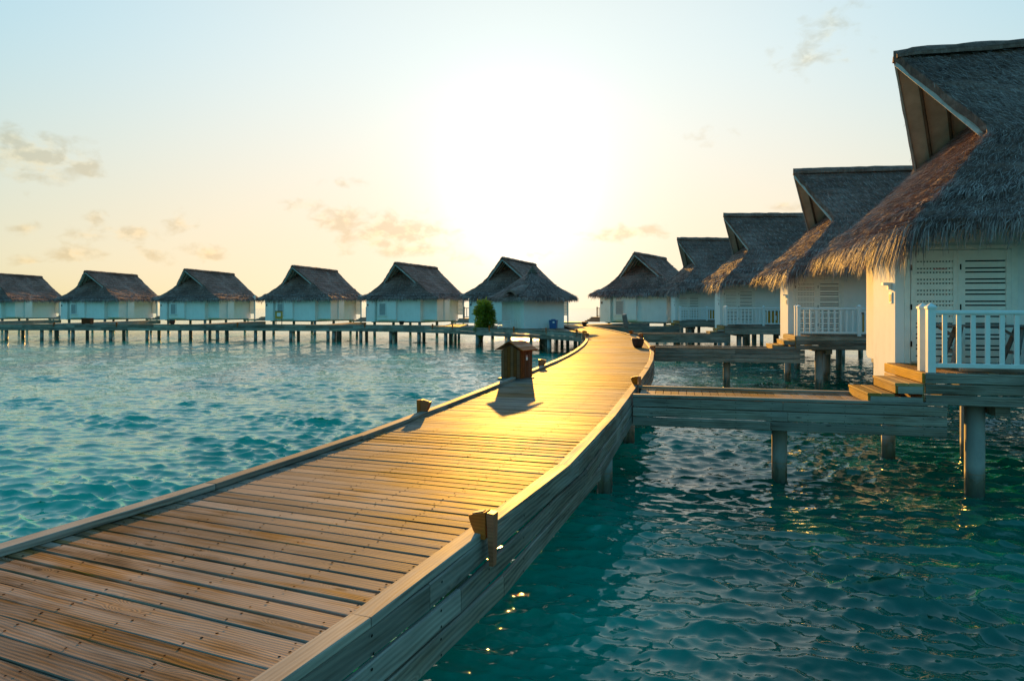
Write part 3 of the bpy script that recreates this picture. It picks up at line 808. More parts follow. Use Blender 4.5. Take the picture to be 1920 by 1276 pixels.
def right_villa(T, theta, s, n_surf, n_fringe, fw, label, near=False):
    """villa whose veranda faces the camera; T = (x, y) of the prow tip"""
    ang = -R(theta); u = Vector((math.cos(ang), math.sin(ang)))
    O = Vector(T)-u*PV['aT']*s
    root = villa_root('stilt_villa', O, ang)
    tag(root, label, 'villa', 'white thatched villas on stilts')
    F = 1.95; sb = 1
    make_roof(root, s, sb, {**PV}, n_surf, n_fringe, fw, F)
    b = lambda mb, *q: vbox(mb, s, 1, F, *q)
    # walls: entrance block, front panels, veranda wall, back
    w = MB(); b(w, -0.22, 0.45, -2.95, -1.55, -0.42, 2.30); w.build('entrance_wall', M['plaster'], root)
    w = MB(); b(w, 0.45, 8.2, -2.948, -1.3, -0.30, 2.62); b(w, 1.0, 8.2, -1.3, 3.9, -0.30, 2.62); b(w, 0.8, 1.0, 1.2, 3.0, -0.3, 2.55)
    w.build('wall', M['plaster'], root)
    fl = MB(); b(fl, 0.3, 8.1, -2.8, 3.8, -0.48, -0.31); fl.v = [(max(x_, 1.1*s), y_, z_) for x_, y_, z_ in fl.v]; fl.build('floor_slab', M['pile'], root)
    # veranda door with frame
    yd = -2.955*s
    x0 = 0.02*s; x1 = 1.62*s; h = 2.03*s
    fr = MB(); fr.box(x0-0.09, x0, yd-0.03, yd+0.002, F, F+h+0.09).box(x1, x1+0.10, yd-0.03, yd+0.002, F, F+h+0.09).box(x0, x1, yd-0.03, yd+0.002, F+h+0.012, F+h+0.09)
    fr.build('door_frame', M['doorpaint'], root)
    mid = (x0+x1)/2-0.02
    louvred_door(root, x0+0.01, mid-0.02, yd-0.03, F, h, True, -1, text=True)
    louvred_door(root, mid+0.02, x1-0.01, yd-0.03, F, h, False, -1)
    MB().box(mid-0.02, mid+0.02, yd-0.06, yd-0.002, F+0.03, F+h).build('door_mullion', M['doorpaint'], root)
    # wall lamp and number plate on the entrance wall
    xl = -0.222*s; yl = -2.72*s
    lamp = MB().box(xl-0.15, xl-0.002, yl-0.06, yl+0.06, F+1.42*s, F+1.47*s).build('wall_lamp', M['paint'], root)
    MB().box(xl-0.06, xl-0.002, yl-0.045, yl+0.045, F+1.34*s, F+1.42*s).build('lamp_glass', M['paper'], lamp)
    npz = F+1.17*s
    npl = MB().box(xl-0.016, xl-0.002, yl-0.08, yl+0.08, npz-0.08, npz+0.12).build('number_plate', M['paint'], root)
    MB().box(xl-0.02, xl-0.0165, yl-0.05, yl+0.05, npz-0.055, npz+0.085).build('number_panel', M['ink'], npl)
    # veranda deck: boards, raised inner step, fascia
    a0, a1, b0, b1 = -0.36*s, 8.2*s, -4.93*s, -2.96*s
    deck = MB().box(a0+0.05, a1, b0+0.06, b1-0.005, F-0.16, F-0.04).build('veranda_deck', M['fascia_far'], root)
    n = int((a1-a0)/0.145)
    bm = MB().box(-0.066, 0.066, b0+0.001, b1-0.006, -0.03, 0.0).build('plank', M['deck'], deck)
    for k in range(n):
        o = bm if k == 0 else share(bm, 'plank', parent=deck); o.location = (a0+0.07+k*0.145, 0, F)
    for k in range(3):
        o = MB().bar((-(a1-a0)/2, 0, 0), ((a1-a0)/2, 0, 0), 0.04, 0.154, 0.008).build('fascia_board', M['fascia'], deck)
        o.location = ((a0+a1)/2, b0-0.022, F-0.085-k*0.166)
        o = MB().bar((-(b1-b0)/2, 0, 0), ((b1-b0)/2, 0, 0), 0.04, 0.154, 0.008).build('fascia_board', M['sunlit_deck'], deck)
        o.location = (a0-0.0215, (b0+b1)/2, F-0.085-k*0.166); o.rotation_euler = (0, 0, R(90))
    o = MB().bar((-3.9*s, 0, 0), (3.9*s, 0, 0), 0.09, 0.10, 0.005).build('step_board', M['fascia'], deck); o.location = (0.25*s+3.9*s, -4.55*s, F+0.052)
    # steps down to the jetty
    stp = empty('entrance_steps', (0, 0, 0)); stp.parent = root
    rise = 0.5/3
    for k in range(2):
        zt = DECK+rise*(k+1); xa = a0-0.05-0.39*(2-k)*1.0
        for m_ in range(2):
            tb = MB().bar((-0.62, 0, 0), (0.62, 0, 0), 0.19, 0.045, 0.006).build('tread', M['sunlit_deck'], stp)
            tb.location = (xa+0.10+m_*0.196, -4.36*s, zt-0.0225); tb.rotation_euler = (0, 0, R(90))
        rb = MB().bar((-0.60, 0, 0), (0.60, 0, 0), 0.03, rise-0.05, 0.004).build('riser', M['sunlit_deck'], stp)
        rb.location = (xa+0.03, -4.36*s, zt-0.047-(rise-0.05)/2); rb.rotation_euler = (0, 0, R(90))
        for e in (-0.605, 0.605):
            sbd = MB().box(xa+0.05, a0-0.045, -4.36*s+e-0.02, -4.36*s+e+0.02, zt-rise+0.004, zt-0.048).build('stringer', M['fascia'], stp)
    # railing along the veranda front
    yr = b0+0.07
    pts = [(a0+0.10, yr)]
    stepx = 1.95*s
    while pts[-1][0]+stepx < a1: pts.append((pts[-1][0]+stepx, yr))
    rr = railing(root, pts, F, h=0.93*s, sp=0.205)
    po = share(MESH[('post', 0.93*s, 'paint')], 'railing_post', (a0+0.08, yr+0.30, F), parent=rr)
    # stilts
    for aa in (0.75, 3.3, 5.9, 8.0):
        for bb in (-4.45, -1.5, 3.5):
            if aa < 1 and bb > -2: aa_ = 1.5
            else: aa_ = aa
            if aa < 1 and bb < -4: aa_ = 0.50
            share(pl0, 'pile', (aa_*s, bb*s, 0), (0, 0, aa), (1.12, 1.12, (F-0.55)/(DECK-0.24)), root)
    bmz = MB()
    for aa in (0.75, 3.3, 5.9, 8.0): bmz.box(aa*s-0.1, aa*s+0.1, -4.8*s, (3.8 if aa > 1 else -1.6)*s, F-0.66, F-0.49)
    bmz.build('cross_beam', M['fascia_far'], root)
    return root, O, ang

def left_villa(T, phi, s, n_surf, n_fringe, fw, label, ov={}):
    """villa of the far row: front to the walk, ridge running back at phi degrees right of the view"""
    ang = R(90-phi); u = Vector((math.cos(ang), math.sin(ang)))
    O = Vector(T)-u*PL['aT']*s
    root = villa_root('stilt_villa', O, ang); tag(root, label, 'villa', 'white thatched villas on stilts')
    F = 1.95; sb = 1
    make_roof(root, s, sb, {**PL, 'entry': 1, **ov}, n_surf, n_fringe, fw, F, detail=False)
    aR = {**PL, **ov}['aR']
    b = lambda mb, *q: vbox(mb, s, 1, F, *q)
    w = MB(); b(w, 0.05, 0.9, 2.12, 3.15, -0.42, 2.0); w.build('entrance_wall', M['plaster'], root)
    w = MB(); b(w, 0.15, 0.72, -0.35, 1.85, -0.22, 2.02); w.build('window_bay', M['plaster'], root)
    w = MB(); b(w, 0.45, aR-0.3, -3.05, 3.1, -0.36, 2.06); b(w, 1.0, 3.3, -4.65, -3.05, -0.20, 2.06); w.build('wall', M['plaster'], root)
    w = MB(); b(w, 2.3, 3.35, -4.82, -4.655, -0.25, 2.0); w.build('wall_pier', M['plaster'], root)
    y0, y1 = 1.62*s, 0.80*s
    wi = MB().box(0.11*s, 0.148*s, y1, y0, F+0.28*s, F+1.48*s).build('window', M['window'], root)
    MB().box(0.02*s, 0.147*s, y1-0.12, y0+0.12, F+0.16*s, F+0.26*s).build('window_sill', M['paint'], wi)
    fm = MB()
    for yy in (y1, y0-0.06): fm.box(0.07*s, 0.108*s, yy, yy+0.06, F+0.28*s, F+1.48*s)
    fm.box(0.07*s, 0.108*s, y1, y0, F+1.42*s, F+1.50*s); fm.build('window_frame', M['paint'], wi)
    MB().box(0.02*s, 0.048*s, 2.88*s, 3.02*s, F+1.2*s, F+1.4*s).build('number_plate', M['ink'], root)
    fl = MB(); b(fl, 0.6, aR-0.5, -2.9, 2.9, -0.5, -0.37); fl.build('floor_slab', M['pile'], root)
    dk = MB(); b(dk, 1.4, 4.4, 3.16, 4.9, -0.34, 0.0); dk.build('entrance_deck', M['fascia_far'], root)
    stp = empty('entrance_steps'); stp.parent = root
    for k in range(4):
        q = MB(); b(q, 1.4-0.40*(k+1), 1.4-0.40*k-0.004, 3.2, 4.8, -0.42, -0.10*(k+1)); q.build('step', M['fascia_far'], stp)
    railing(root, [(2.6*s, 3.2*s), (2.6*s, 4.05*s), (2.6*s, 4.9*s)], F, h=0.98, sp=0.26, mat='greyrail')
    yy = -2.75*s; ww = 1.15*s; ax = aR*s-0.6*s
    scr = MB().box(ax, ax+0.14, yy-0.12, yy, F-0.9, F+2.6*s).box(ax, ax+0.14, yy-ww, yy-ww+0.12, F-0.9, F+2.6*s).build('privacy_screen', M['paint'], root)
    key = ('lou', s)
    for k in range(15):
        if key not in MESH: MESH[key] = MB().box(ax+0.03, ax+0.11, yy-ww+0.122, yy-0.122, 0, 0.13*s).build('slat', M['paint'], scr); ob = MESH[key]
        else: ob = share(MESH[key], 'slat', parent=scr)
        ob.location = (ax-MESH[key].get('ax', ax), 0, F+0.25*s+k*0.150*s); MESH[key]['ax'] = MESH[key].get('ax', ax)
    sd_ = MB(); b(sd_, aR-1.2, aR+1.5, -5.4, -2.6, -0.62, -0.42); sd_.build('sun_deck', M['soffit'], root)
    for aa in (0.9, 4.5, aR-1):
        for bb in (-2.7, 2.7):
            share(pl0, 'pile', (aa*s, bb*s, 0), (0, 0, aa), (1.2, 1.2, (F-0.5)/(DECK-0.24)), root)
    return root, O, ang
M['greyrail'] = wood('grey railing wood', (0.36, 0.33, 0.30), (0.18, 0.16, 0.14), (0.3, 0.3, 0.3), (0.5, 0.7), 0.6, knots=False)

def tip(px, py, H): d = H*1280/(577-py); return ((px-960)/1280*d, d)
RV = []
RV.append(right_villa(tip(1675, 95, 5.70), 13.5, 1.0, 90000, 22000, 0.014, 'nearest thatched villa with its roof cut by the right edge of the photo', True))
RV.append(right_villa(tip(1487, 317, -1+6.7*1.04), 10.5, 1.04, 26000, 10000, 0.022, 'second nearest right-hand villa, its white wall just left of the nearest villa'))
RV.append(right_villa(tip(1356, 400, -1+6.7*1.05), 5.5, 1.05, 12000, 6000, 0.032, 'third villa of the right-hand row, halfway between near and far ends'))
RV.append(right_villa(tip(1269, 445, -1+6.7*1.05), 0.5, 1.05, 8000, 4500, 0.04, 'smallest veranda villa, fourth and last with a white railing at right'))
LV = []
LV.append(left_villa(tip(1189, 472, -1+5.72*1.2), 37, 1.2, 6000, 4000, 0.05, 'villa facing the end of the boardwalk, right of the sun and behind the log lamp', {'aR': 6.6, 'aE': 7.8, 'zR': 5.6}))
for px, py, lab in ((941, 481, 'villa under the sun, half hidden by the small hut and the green shrub'),
                    (740, 490.5, 'far-row villa directly left of the green shrub and hut'),
                    (547, 496.5, 'far-row villa behind the notice board with white paper'),
                    (345, 503, 'far-row villa third from the left edge, dark pot in front of its wall'),
                    (158, 506.5, 'far-row villa behind the brown box on the left-hand walk'),
                    (-32, 510, 'far-row villa cut off by the left edge of the photo')):
    LV.append(left_villa(tip(px, py, 4.72), {941: 22, 740: 22, 547: 20, 345: 16, 158: 14, -32: 13}[px]+random.uniform(-1.2, 1.2), 1.0, 5000, 3600, 0.05, lab, {'sag': random.uniform(.14, .27), 'zR': 5.66-random.uniform(0, .14), 'wE': 4.8+random.uniform(-.12, .15), 'zB': 3.67+random.uniform(-.08, .08), 'fr': random.uniform(.75, 1.1)}))

# ------------------------------------------------------------------ jetties from the boardwalk to each villa
def jetty(O, ang, s, label, b_near, width, near=False):
    u = Vector((math.cos(ang), math.sin(ang), 0)); v = Vector((-math.sin(ang), math.cos(ang), 0))
    O3 = Vector((O[0], O[1], 0))
    a1 = -0.30*s
    # start where the jetty line meets the edge of the boardwalk
    def edge(bc):
        best = None
        for ss_ in np.arange(3, TOTAL-0.5, 0.05):
            p, _ = at(ss_, 1.345); q = p-O3; d = abs(q.dot(v)-bc)
            if best is None or d < best[0]: best = (d, q.dot(u))
        return best[1]
    aS = edge(b_near+width/2)+0.06
    root = empty('side_jetty', O3+u*aS+v*(b_near+width/2), ang); tag(root, label, 'jetty', 'wooden jetties leading to the villas')
    L = a1-aS; hw = width/2
    aN, aF = edge(b_near)-aS+0.02, edge(b_near+width)-aS+0.02
    pm_ = MB().box(-0.062, 0.062, -hw+0.13, hw-0.13, -0.03, 0).build('plank', M['deck'], root)
    n = int(L/0.134)
    for k in range(n):
        o = pm_ if k == 0 else share(pm_, 'plank', parent=root); o.location = (0.10+k*0.134, 0, DECK-0.002+random.uniform(-.002, .002)); o.rotation_euler = (0, 0, random.gauss(0, .004))
    for sg, x0 in ((-1, aN), (1, aF)):
        o = MB().bar((x0, sg*(hw-0.055), DECK+0.023), (L+0.22, sg*(hw-0.055), DECK+0.023), 0.12, 0.045, 0.005).build('kerb_board', M['fascia'], root)
        for k in range(3):
            zc = DECK-0.085-k*0.160
            xs = [x0, x0+(L-x0)*0.55+random.uniform(-.3, .3), L+0.22]
            for xa, xb in zip(xs, xs[1:]):
                o = MB().bar((-(xb-xa)/2+.003, 0, 0), ((xb-xa)/2-.003, 0, 0), 0.036, 0.147, 0.008).build('fascia_board', M['fascia'], root)
                o.location = ((xa+xb)/2, sg*(hw-0.018), zc)
    if near:
        sc_ = MB()
        for x_ in np.arange(0.5, L+.2, 0.55):
            for k in range(3):
                for e in (-.045, .045): disc(sc_, (x_+random.gauss(0, .006), -hw-0.0015, DECK-0.085-k*0.16+e), 0.007, Vector((1, 0, 0)), Vector((0, 0, 1)))
        for x_ in (0.10+k*0.134 for k in range(n)):
            for y_ in (-hw+.2, 0, hw-.2):
                for e in (-.03, .03): disc(sc_, (x_+e, y_, DECK+0.002), 0.006, Vector((1, 0, 0)), Vector((0, 1, 0)))
        sc_.build('screw_heads', M['screw'], root, kind='stuff')
    js = MB()
    for y_ in (-hw+.2, 0, hw-.2): js.box(0.05, L, y_-.03, y_+.03, DECK-0.2, DECK-0.034)
    js.build('joist', M['fascia_far'], root)
    for x_ in ((L*0.53,) if L < 6 else (L*0.38, L*0.75)):
        for y_ in (0.0,): share(pl0, 'pile', (x_, y_, 0), parent=root)
        MB().box(x_-0.08, x_+0.08, -hw+0.05, hw-0.05, DECK-0.42, DECK-0.205).build('cross_beam', M['fascia_far'], root)
    share(pl0, 'pile', (L+0.30, 2.6, 0), parent=root)
    return root
JL = ['jetty nearest the camera, joining the boardwalk to the nearest villa', 'second jetty, just beyond the nearest one and reaching the second villa',
      'third jetty, starting beside the big clay pot', 'fourth jetty, small and dark near the log lamp']
for i, ((r_, O, ang), lab) in enumerate(zip(RV, JL)):
    s_ = (1.0, 1.04, 1.05, 1.05)[i]
    jetty(O, ang, s_, lab, -5.02*s_, 1.36, i < 2)
# walks from the left-hand walk to the far villas
for i, (r_, O, ang) in enumerate(LV[1:]):
    u = Vector((math.cos(ang), math.sin(ang), 0)); v = Vector((-u.y, u.x, 0))
    A = Vector((O[0], O[1], 0))+v*4.0-u*0.3
    yb = yline(BACK, A.x)
    if A.y-yb < 0.5: continue
    root = empty('side_jetty', (A.x, yb, 0)); tag(root, 'low link walk to the steps of '+('the villa half hidden by the hut', 'the villa left of the shrub', 'the villa behind the notice board', 'the villa with the dark pot', 'the villa behind the brown box', 'the villa at the left edge')[i], 'jetty', 'wooden jetties leading to the villas')
    MB().box(-0.8, 0.8, 0.06, A.y-yb+0.4, DECK-0.036, DECK-0.002).build('deck_boards', M['deck_far'], root)
    f_ = MB().box(-0.84, -0.8, 0.06, A.y-yb+0.4, DECK-0.4, DECK).box(0.8, 0.84, 0.06, A.y-yb+0.4, DECK-0.4, DECK); f_.build('fascia_board', M['fascia_far'], root)
    for y_ in (1.0, A.y-yb-0.2): share(pl0, 'pile', (0, y_, 0), parent=root)
# jetty to the villa at the end of the boardwalk
r_, O, ang = LV[0]
root = empty('side_jetty', (5.9, 61.0, 0), R(40)); tag(root, 'short dark jetty at the far end of the boardwalk by the small pot', 'jetty', 'wooden jetties leading to the villas')
MB().box(0.5, 9.0, -0.8, 0.8, DECK-0.04, DECK-0.006).build('deck_boards', M['deck_far'], root)
MB().box(0.5, 9.0, -0.84, -0.8, DECK-0.42, DECK).box(0.5, 9.0, 0.8, 0.84, DECK-0.42, DECK).build('fascia_board', M['fascia_far'], root)
for x_ in (2.0, 5.0, 8.0): share(pl0, 'pile', (x_, 0, 0), parent=root)

# ------------------------------------------------------------------ the small hut on the landing
def build_hut():
    C = Vector((1.55, 51.6, 0)); ang = R(-16.5)
    root = empty('hut', (C.x, C.y, DECK), R(45)-R(16.5)); tag(root, 'small square white hut with pyramid thatch roof on the landing', 'hut')
    h = 1.72
    MB().box(-h, h, -h, h, 0.004, 2.3).build('wall', M['plaster'], root)
    MB().box(-h-0.018, -h-0.002, -1.2, -0.25, 0.02, 2.0).build('door', M['doorpaint'], root)
    g = np.random.default_rng(3)
    zE, zA, e = 2.30, 4.35, 2.42
    V = []; Fc = []; VV = []; FF = []; off = 0; FV = []; FFc = []; foff = 0; base = 0
    for k in range(4):
        a = k*math.pi/2; c, s_ = math.cos(a), math.sin(a)
        rot = lambda p: np.array((p[0]*c-p[1]*s_, p[0]*s_+p[1]*c, p[2]))
        A = [rot(q) for q in curve((-0.02, -0.02, zA), (-e, -e, zE), 0.10)]; B = [rot(q) for q in curve((0.02, -0.02, zA), (e, -e, zE), 0.10)]
        S = Slope(A, B); G = S.grid(9, 10); I = G.copy(); I[..., 2] -= 0.2; n = 90
        V += [G.reshape(-1, 3), I.reshape(-1, 3)]
        for r in range(9):
            for t in range(8):
                q = r*9+t; Fc.append((base+q, base+q+1, base+q+10, base+q+9)); Fc.append((base+n+q, base+n+q+9, base+n+q+10, base+n+q+1))
        for t in range(8): q = 81+t; Fc.append((base+q, base+q+1, base+n+q+1, base+n+q))
        base += 180
        m = 1600; t = g.random(m); r = g.random(m)**.7; P, D, N = S.frame(t, r)
        vs, fs = strands(P+N*.02, D+N*.15+g.normal(0, .2, (m, 3)), g.uniform(.12, .3, m), g.uniform(.02, .045, m), N); VV.append(vs); FF.append(fs+off); off += len(vs)
        m = 900; t = g.random(m); P, D, N = S.frame(t, 1-.1*g.random(m)); P[:, 2] -= .1*g.random(m); D = D+g.normal(0, .15, (m, 3)); D[:, 2] -= .4
        vs, fs = strands(P, D, g.uniform(.2, .45, m), g.uniform(.03, .05, m), N, 1.0, True); FV.append(vs); FFc.append(fs+foff); foff += len(vs)
    roof = np_mesh('roof', np.concatenate(V), np.array(Fc), M['thatch'], root)
    np_mesh('thatch_blades', np.concatenate(VV), np.concatenate(FF), M['straw'], roof, kind='stuff')
    np_mesh('thatch_fringe', np.concatenate(FV), np.concatenate(FFc), M['straw'], roof, kind='stuff')
    MB().lathe((0, 0, zA-0.35), [(0.42, 0), (0.36, .12), (0.40, .14), (0.28, .26), (0.30, .28), (0.16, .42), (0.03, .62)], 12).build('finial', M['rope'], roof)
    # eyebrow of thatch over the door corner
    eb = MB(); pts = []
    for k in range(9):
        t = k/8; y = -2.1+t*2.0; z = 2.42+0.42*math.sin(math.pi*t); pts.append((y, z))
    for (y0, z0), (y1, z1) in zip(pts, pts[1:]):
        q0, q1 = -1.1+(y0+1.1)*0.5, -1.1+(y1+1.1)*0.5
        eb.add([(-e-.12, y0, z0-.18), (-e-.12, y1, z1-.18), (-e-.10, y0, z0), (-e-.10, y1, z1), (-e+.55, -1.1+(y0+1.1)*.8, 2.62+(z0-2.42)*1.0), (-e+.55, -1.1+(y1+1.1)*.8, 2.62+(z1-2.42)*1.0), (-e+1.3, q0, 3.30), (-e+1.3, q1, 3.30)], [(0, 1, 3, 2), (2, 3, 5, 4), (4, 5, 7, 6)])
    eb.build('eyebrow', M['thatch'], roof)
    return root
build_hut()

# ------------------------------------------------------------------ small things
def path_light(p, ang, label, z=0.0, size=1.0):
    """wooden marker light: wedge-shaped box on a tapering post screwed to the side board; ang = direction the box faces"""
    root = empty('path_light', (p.x, p.y, DECK+z), ang); tag(root, label, 'path light', 'wooden marker lights along the boardwalk')
    k = size
    # post: tapered plank, local +x is away from the walk
    MB().add([(0.018*k, -.030*k, -.17*k), (.05*k, -.030*k, -.17*k), (.05*k, .030*k, -.17*k), (.018*k, .030*k, -.17*k), (.0*k, -.042*k, .21*k), (.058*k, -.042*k, .205*k), (.058*k, .042*k, .205*k), (.0*k, .042*k, .21*k)],
             [(3, 2, 1, 0), (4, 5, 6, 7), (0, 1, 5, 4), (1, 2, 6, 5), (2, 3, 7, 6), (3, 0, 4, 7)]).build('post', M['lampwood'], root)
    # wedge box: side profile narrow at the foot, wide at the top
    prof = [(-0.005, 0.02), (-0.06, 0.02), (-0.10, 0.08), (-0.128, 0.15), (-0.135, 0.182), (-0.005, 0.215)]
    n = len(prof); w = 0.05
    vs = [(x*k, -w*k, z_*k) for x, z_ in prof]+[(x*k, w*k, z_*k) for x, z_ in prof]
    bx = MB().add(vs, [tuple(range(n)), tuple(range(2*n-1, n-1, -1))]+[(i, n+i, n+(i+1) % n, (i+1) % n) for i in range(n)]).build('lamp_box', M['lampwood'], root)
    MB().add([(-.115*k, -.03*k, .189*k), (-.03*k, -.03*k, .211*k), (-.03*k, .03*k, .211*k), (-.115*k, .03*k, .189*k), (-.115*k, -.03*k, .193*k), (-.03*k, -.03*k, .215*k), (-.03*k, .03*k, .215*k), (-.115*k, .03*k, .193*k)],
             [(3, 2, 1, 0), (4, 5, 6, 7), (0, 1, 5, 4), (1, 2, 6, 5), (2, 3, 7, 6), (3, 0, 4, 7)]).build('lamp_lid', M['greywood'], bx)
    return root
lights = [(1, 4.42, 'large-looking wooden path light on the near right edge, closest to the camera'),
          (-1, 9.6, 'path light on the left edge between the camera and the brown cabinet'),
          (1, 12.9, 'path light on the right edge just past the nearest jetty'),
          (-1, 17.2, 'path light on the left edge just behind the brown cabinet'),
          (1, 23.4, 'path light on the right edge in front of the big clay pot'),
          (1, 33.0, 'path light on the right edge just beyond the big clay pot'),
          (1, 37.5, 'path light on the right edge near the log lamp'),
          (-1, 33.6, 'path light on the left edge at the inner corner of the landing'),
          (-1, 36.8, 'path light on the left edge where the landing begins')]
for side, y, lab in lights:
    ss_ = s_at_y(y, side*1.34); p, a_ = at(ss_, side*1.345); path_light(p, a_-side*math.pi/2, lab, size=0.9 if y < 6 else (1.0 if y < 30 else 1.3))
for px, lab in ((1082, 'path light on the landing edge, right of the hut'), (1023, 'path light on the landing edge below the blue bin'), (965, 'path light on the landing edge below the hut corner'),
                (917, 'path light on the landing edge right beside the shrub'), (849, 'path light on the walk edge left of the shrub'), (811, 'path light below the right end of the villa left of the shrub'),
                (683, 'path light below the left end of the villa left of the shrub'), (445, 'path light between the notice board and the pot villa'), (220, 'path light just right of the brown box'), (100, 'path light left of the brown box')):
    # walk along the front edge until the wanted bearing
    best = min(poly_pts(FRONT, .2), key=lambda q: abs(q[0]/q[1]-(px-960)/1280))
    path_light(Vector((best[0], best[1]-.06, 0)), R(-90), lab, size=1.05)

def cabinet():
    root = empty('cabinet', (0.10, 14.55, DECK), R(-33)); tag(root, 'brown wooden cabinet like a little house with gable roof on the boardwalk edge', 'cabinet')
    w = 0.235; h = 0.60
    body = MB(); body.box(-w, w, -w, w, 0.02, h); body.add([(-w, -w, h), (w, -w, h), (0, -w, h+.12), (-w, w, h), (w, w, h), (0, w, h+.12)], [(0, 1, 2), (5, 4, 3), (0, 2, 5, 3), (1, 4, 5, 2)])
    b = body.build('body', M['cabinet'], root)
    for k in range(6):
        x = -w+0.039+k*0.0785
        zt = h+0.118*(1-abs(x)/w)
        MB().box(x-0.0355, x+0.0355, -w-0.012, -w-0.001, 0.03, zt-0.012).build('board', M['cabinet'], b)
        MB().box(w+0.001, w+0.012, x-0.0355, x+0.0355, 0.03, h-0.01).build('board', M['cabinet'], b)
    for sg in (-1, 1):
        for k in range(3):
            t0, t1 = k/3, (k+1)/3
            xa, xb = 0.335*t0, 0.335*t1+0.02; za, zb = h+0.165-0.165*t0, h+0.165-0.165*t1
            MB().bar((sg*(xa+xb)/2, -0.30, (za+zb)/2+0.012+0.006*(2-k)), (sg*(xa+xb)/2, 0.30, (za+zb)/2+0.012+0.006*(2-k)), 0.135, 0.02, 0.003, up=(sg*0.44, 0, 0.9)).build('roof_board', M['lampwood'] if sg > 0 else M['cabinet'], root)  # right slope takes the orange wood: its sunlit look is painted in
    MB().box(w+0.0125, w+0.015, -0.02, 0.045, 0.40, 0.50).build('sticker', M['paper'], root)
    MB().box(w+0.0155, w+0.0165, -0.012, 0.037, 0.465, 0.49).build('sticker_stripe', M['red'], root)
    MB().box(-w-0.06, w+0.04, -w-0.06, w+0.04, -0.03, 0.02).build('base', M['greywood'], root)
cabinet()

def pot(x, y, r, h, label, plant=False):
    root = empty('flower_pot', (x, y, DECK)); tag(root, label, 'pot', 'dark clay pots on the boardwalk')
    MB().lathe((0, 0, 0.004), [(r*.62, 0), (r*.80, h*.25), (r*.96, h*.62), (r*.98, h*.86), (r*1.06, h*.9), (r*1.06, h), (r*.9, h), (r*.88, h*.9)], 24).build('bowl', M['pot'], root, smooth=True)
    MB().lathe((0, 0, h*.86), [(r*.87, 0), (r*.5, .012)], 18).build('soil', M['soil'], root)
    return root
pot(4.78, 25.9, 0.235, 0.34, 'big dark clay pot on the right edge of the boardwalk')
pot(6.0, 56.5, 0.22, 0.34, 'small clay pot at the far end of the boardwalk')
pot((753-960)/1280*60.6, 60.6, 0.24, 0.34, 'reddish pot on the left-hand walk below the villa left of the shrub')
pot((323-960)/1280*62.4, 62.4, 0.26, 0.36, 'dark pot on the left-hand walk, between brown box and notice board')

def log_lamp():
    root = empty('log_lamp', (6.62, 39.2, DECK)); root.rotation_euler = (R(2), R(7), 0)
    tag(root, 'leaning grey log lamp on a thin stake at the boardwalk edge', 'lamp post')
    root.rotation_euler = (0, R(-9), 0)
    MB().lathe((0, 0, 0.38), [(0.125, 0), (0.145, .08), (0.14, .62), (0.13, .70)], 14).build('log', M['greywood'], root, smooth=False)
    MB().lathe((0, 0, 1.085), [(0.15, 0), (0.15, .05), (0.10, .07)], 14).build('cap', M['pile'], root)
    MB().bar((-.03, 0, -0.4), (-.03, 0, .40), 0.045, 0.045).build('stake', M['greywood'], root)
    MB().bar((.05, 0.0, -0.4), (.05, 0, .40), 0.045, 0.045).build('stake', M['greywood'], root)
log_lamp()

def bin_():
    root = empty('bin', (3.02, 49.75, DECK), R(-16)); tag(root, 'blue plastic waste bin against the white hut wall', 'bin')
    mb = MB(); b = .24; t = .27
    mb.add([(-b, -b, .006), (b, -b, .006), (b, b, .006), (-b, b, .006), (-t, -t, .56), (t, -t, .56), (t, t, .56), (-t, t, .56)], [(3, 2, 1, 0), (0, 1, 5, 4), (1, 2, 6, 5), (2, 3, 7, 6), (3, 0, 4, 7), (4, 5, 6, 7)])
    mb.build('body', M['blue'], root)
    MB().box(-.29, .29, -.29, .29, .562, .62).box(-.14, .14, -.14, .14, .622, .68).build('lid', M['blue'], root)
    MB().box(.0, .14, -.285, -.272, .40, .52).build('label', M['paper'], root)
bin_()
def rack():
    root = empty('slatted_rack', (-0.55, 49.7, DECK), R(28)); tag(root, 'low white slatted rack leaning on the left side of the hut', 'rack')
    for k in range(5): MB().box(-.48, .48, -.02, .02, .06+k*.11, .12+k*.11).build('slat', M['paint'], root)
    for x in (-.5, .5, .72, .9): MB().box(x-.03, x+.03, .022, .06, .004, .62).build('post', M['paint'], root)
rack()

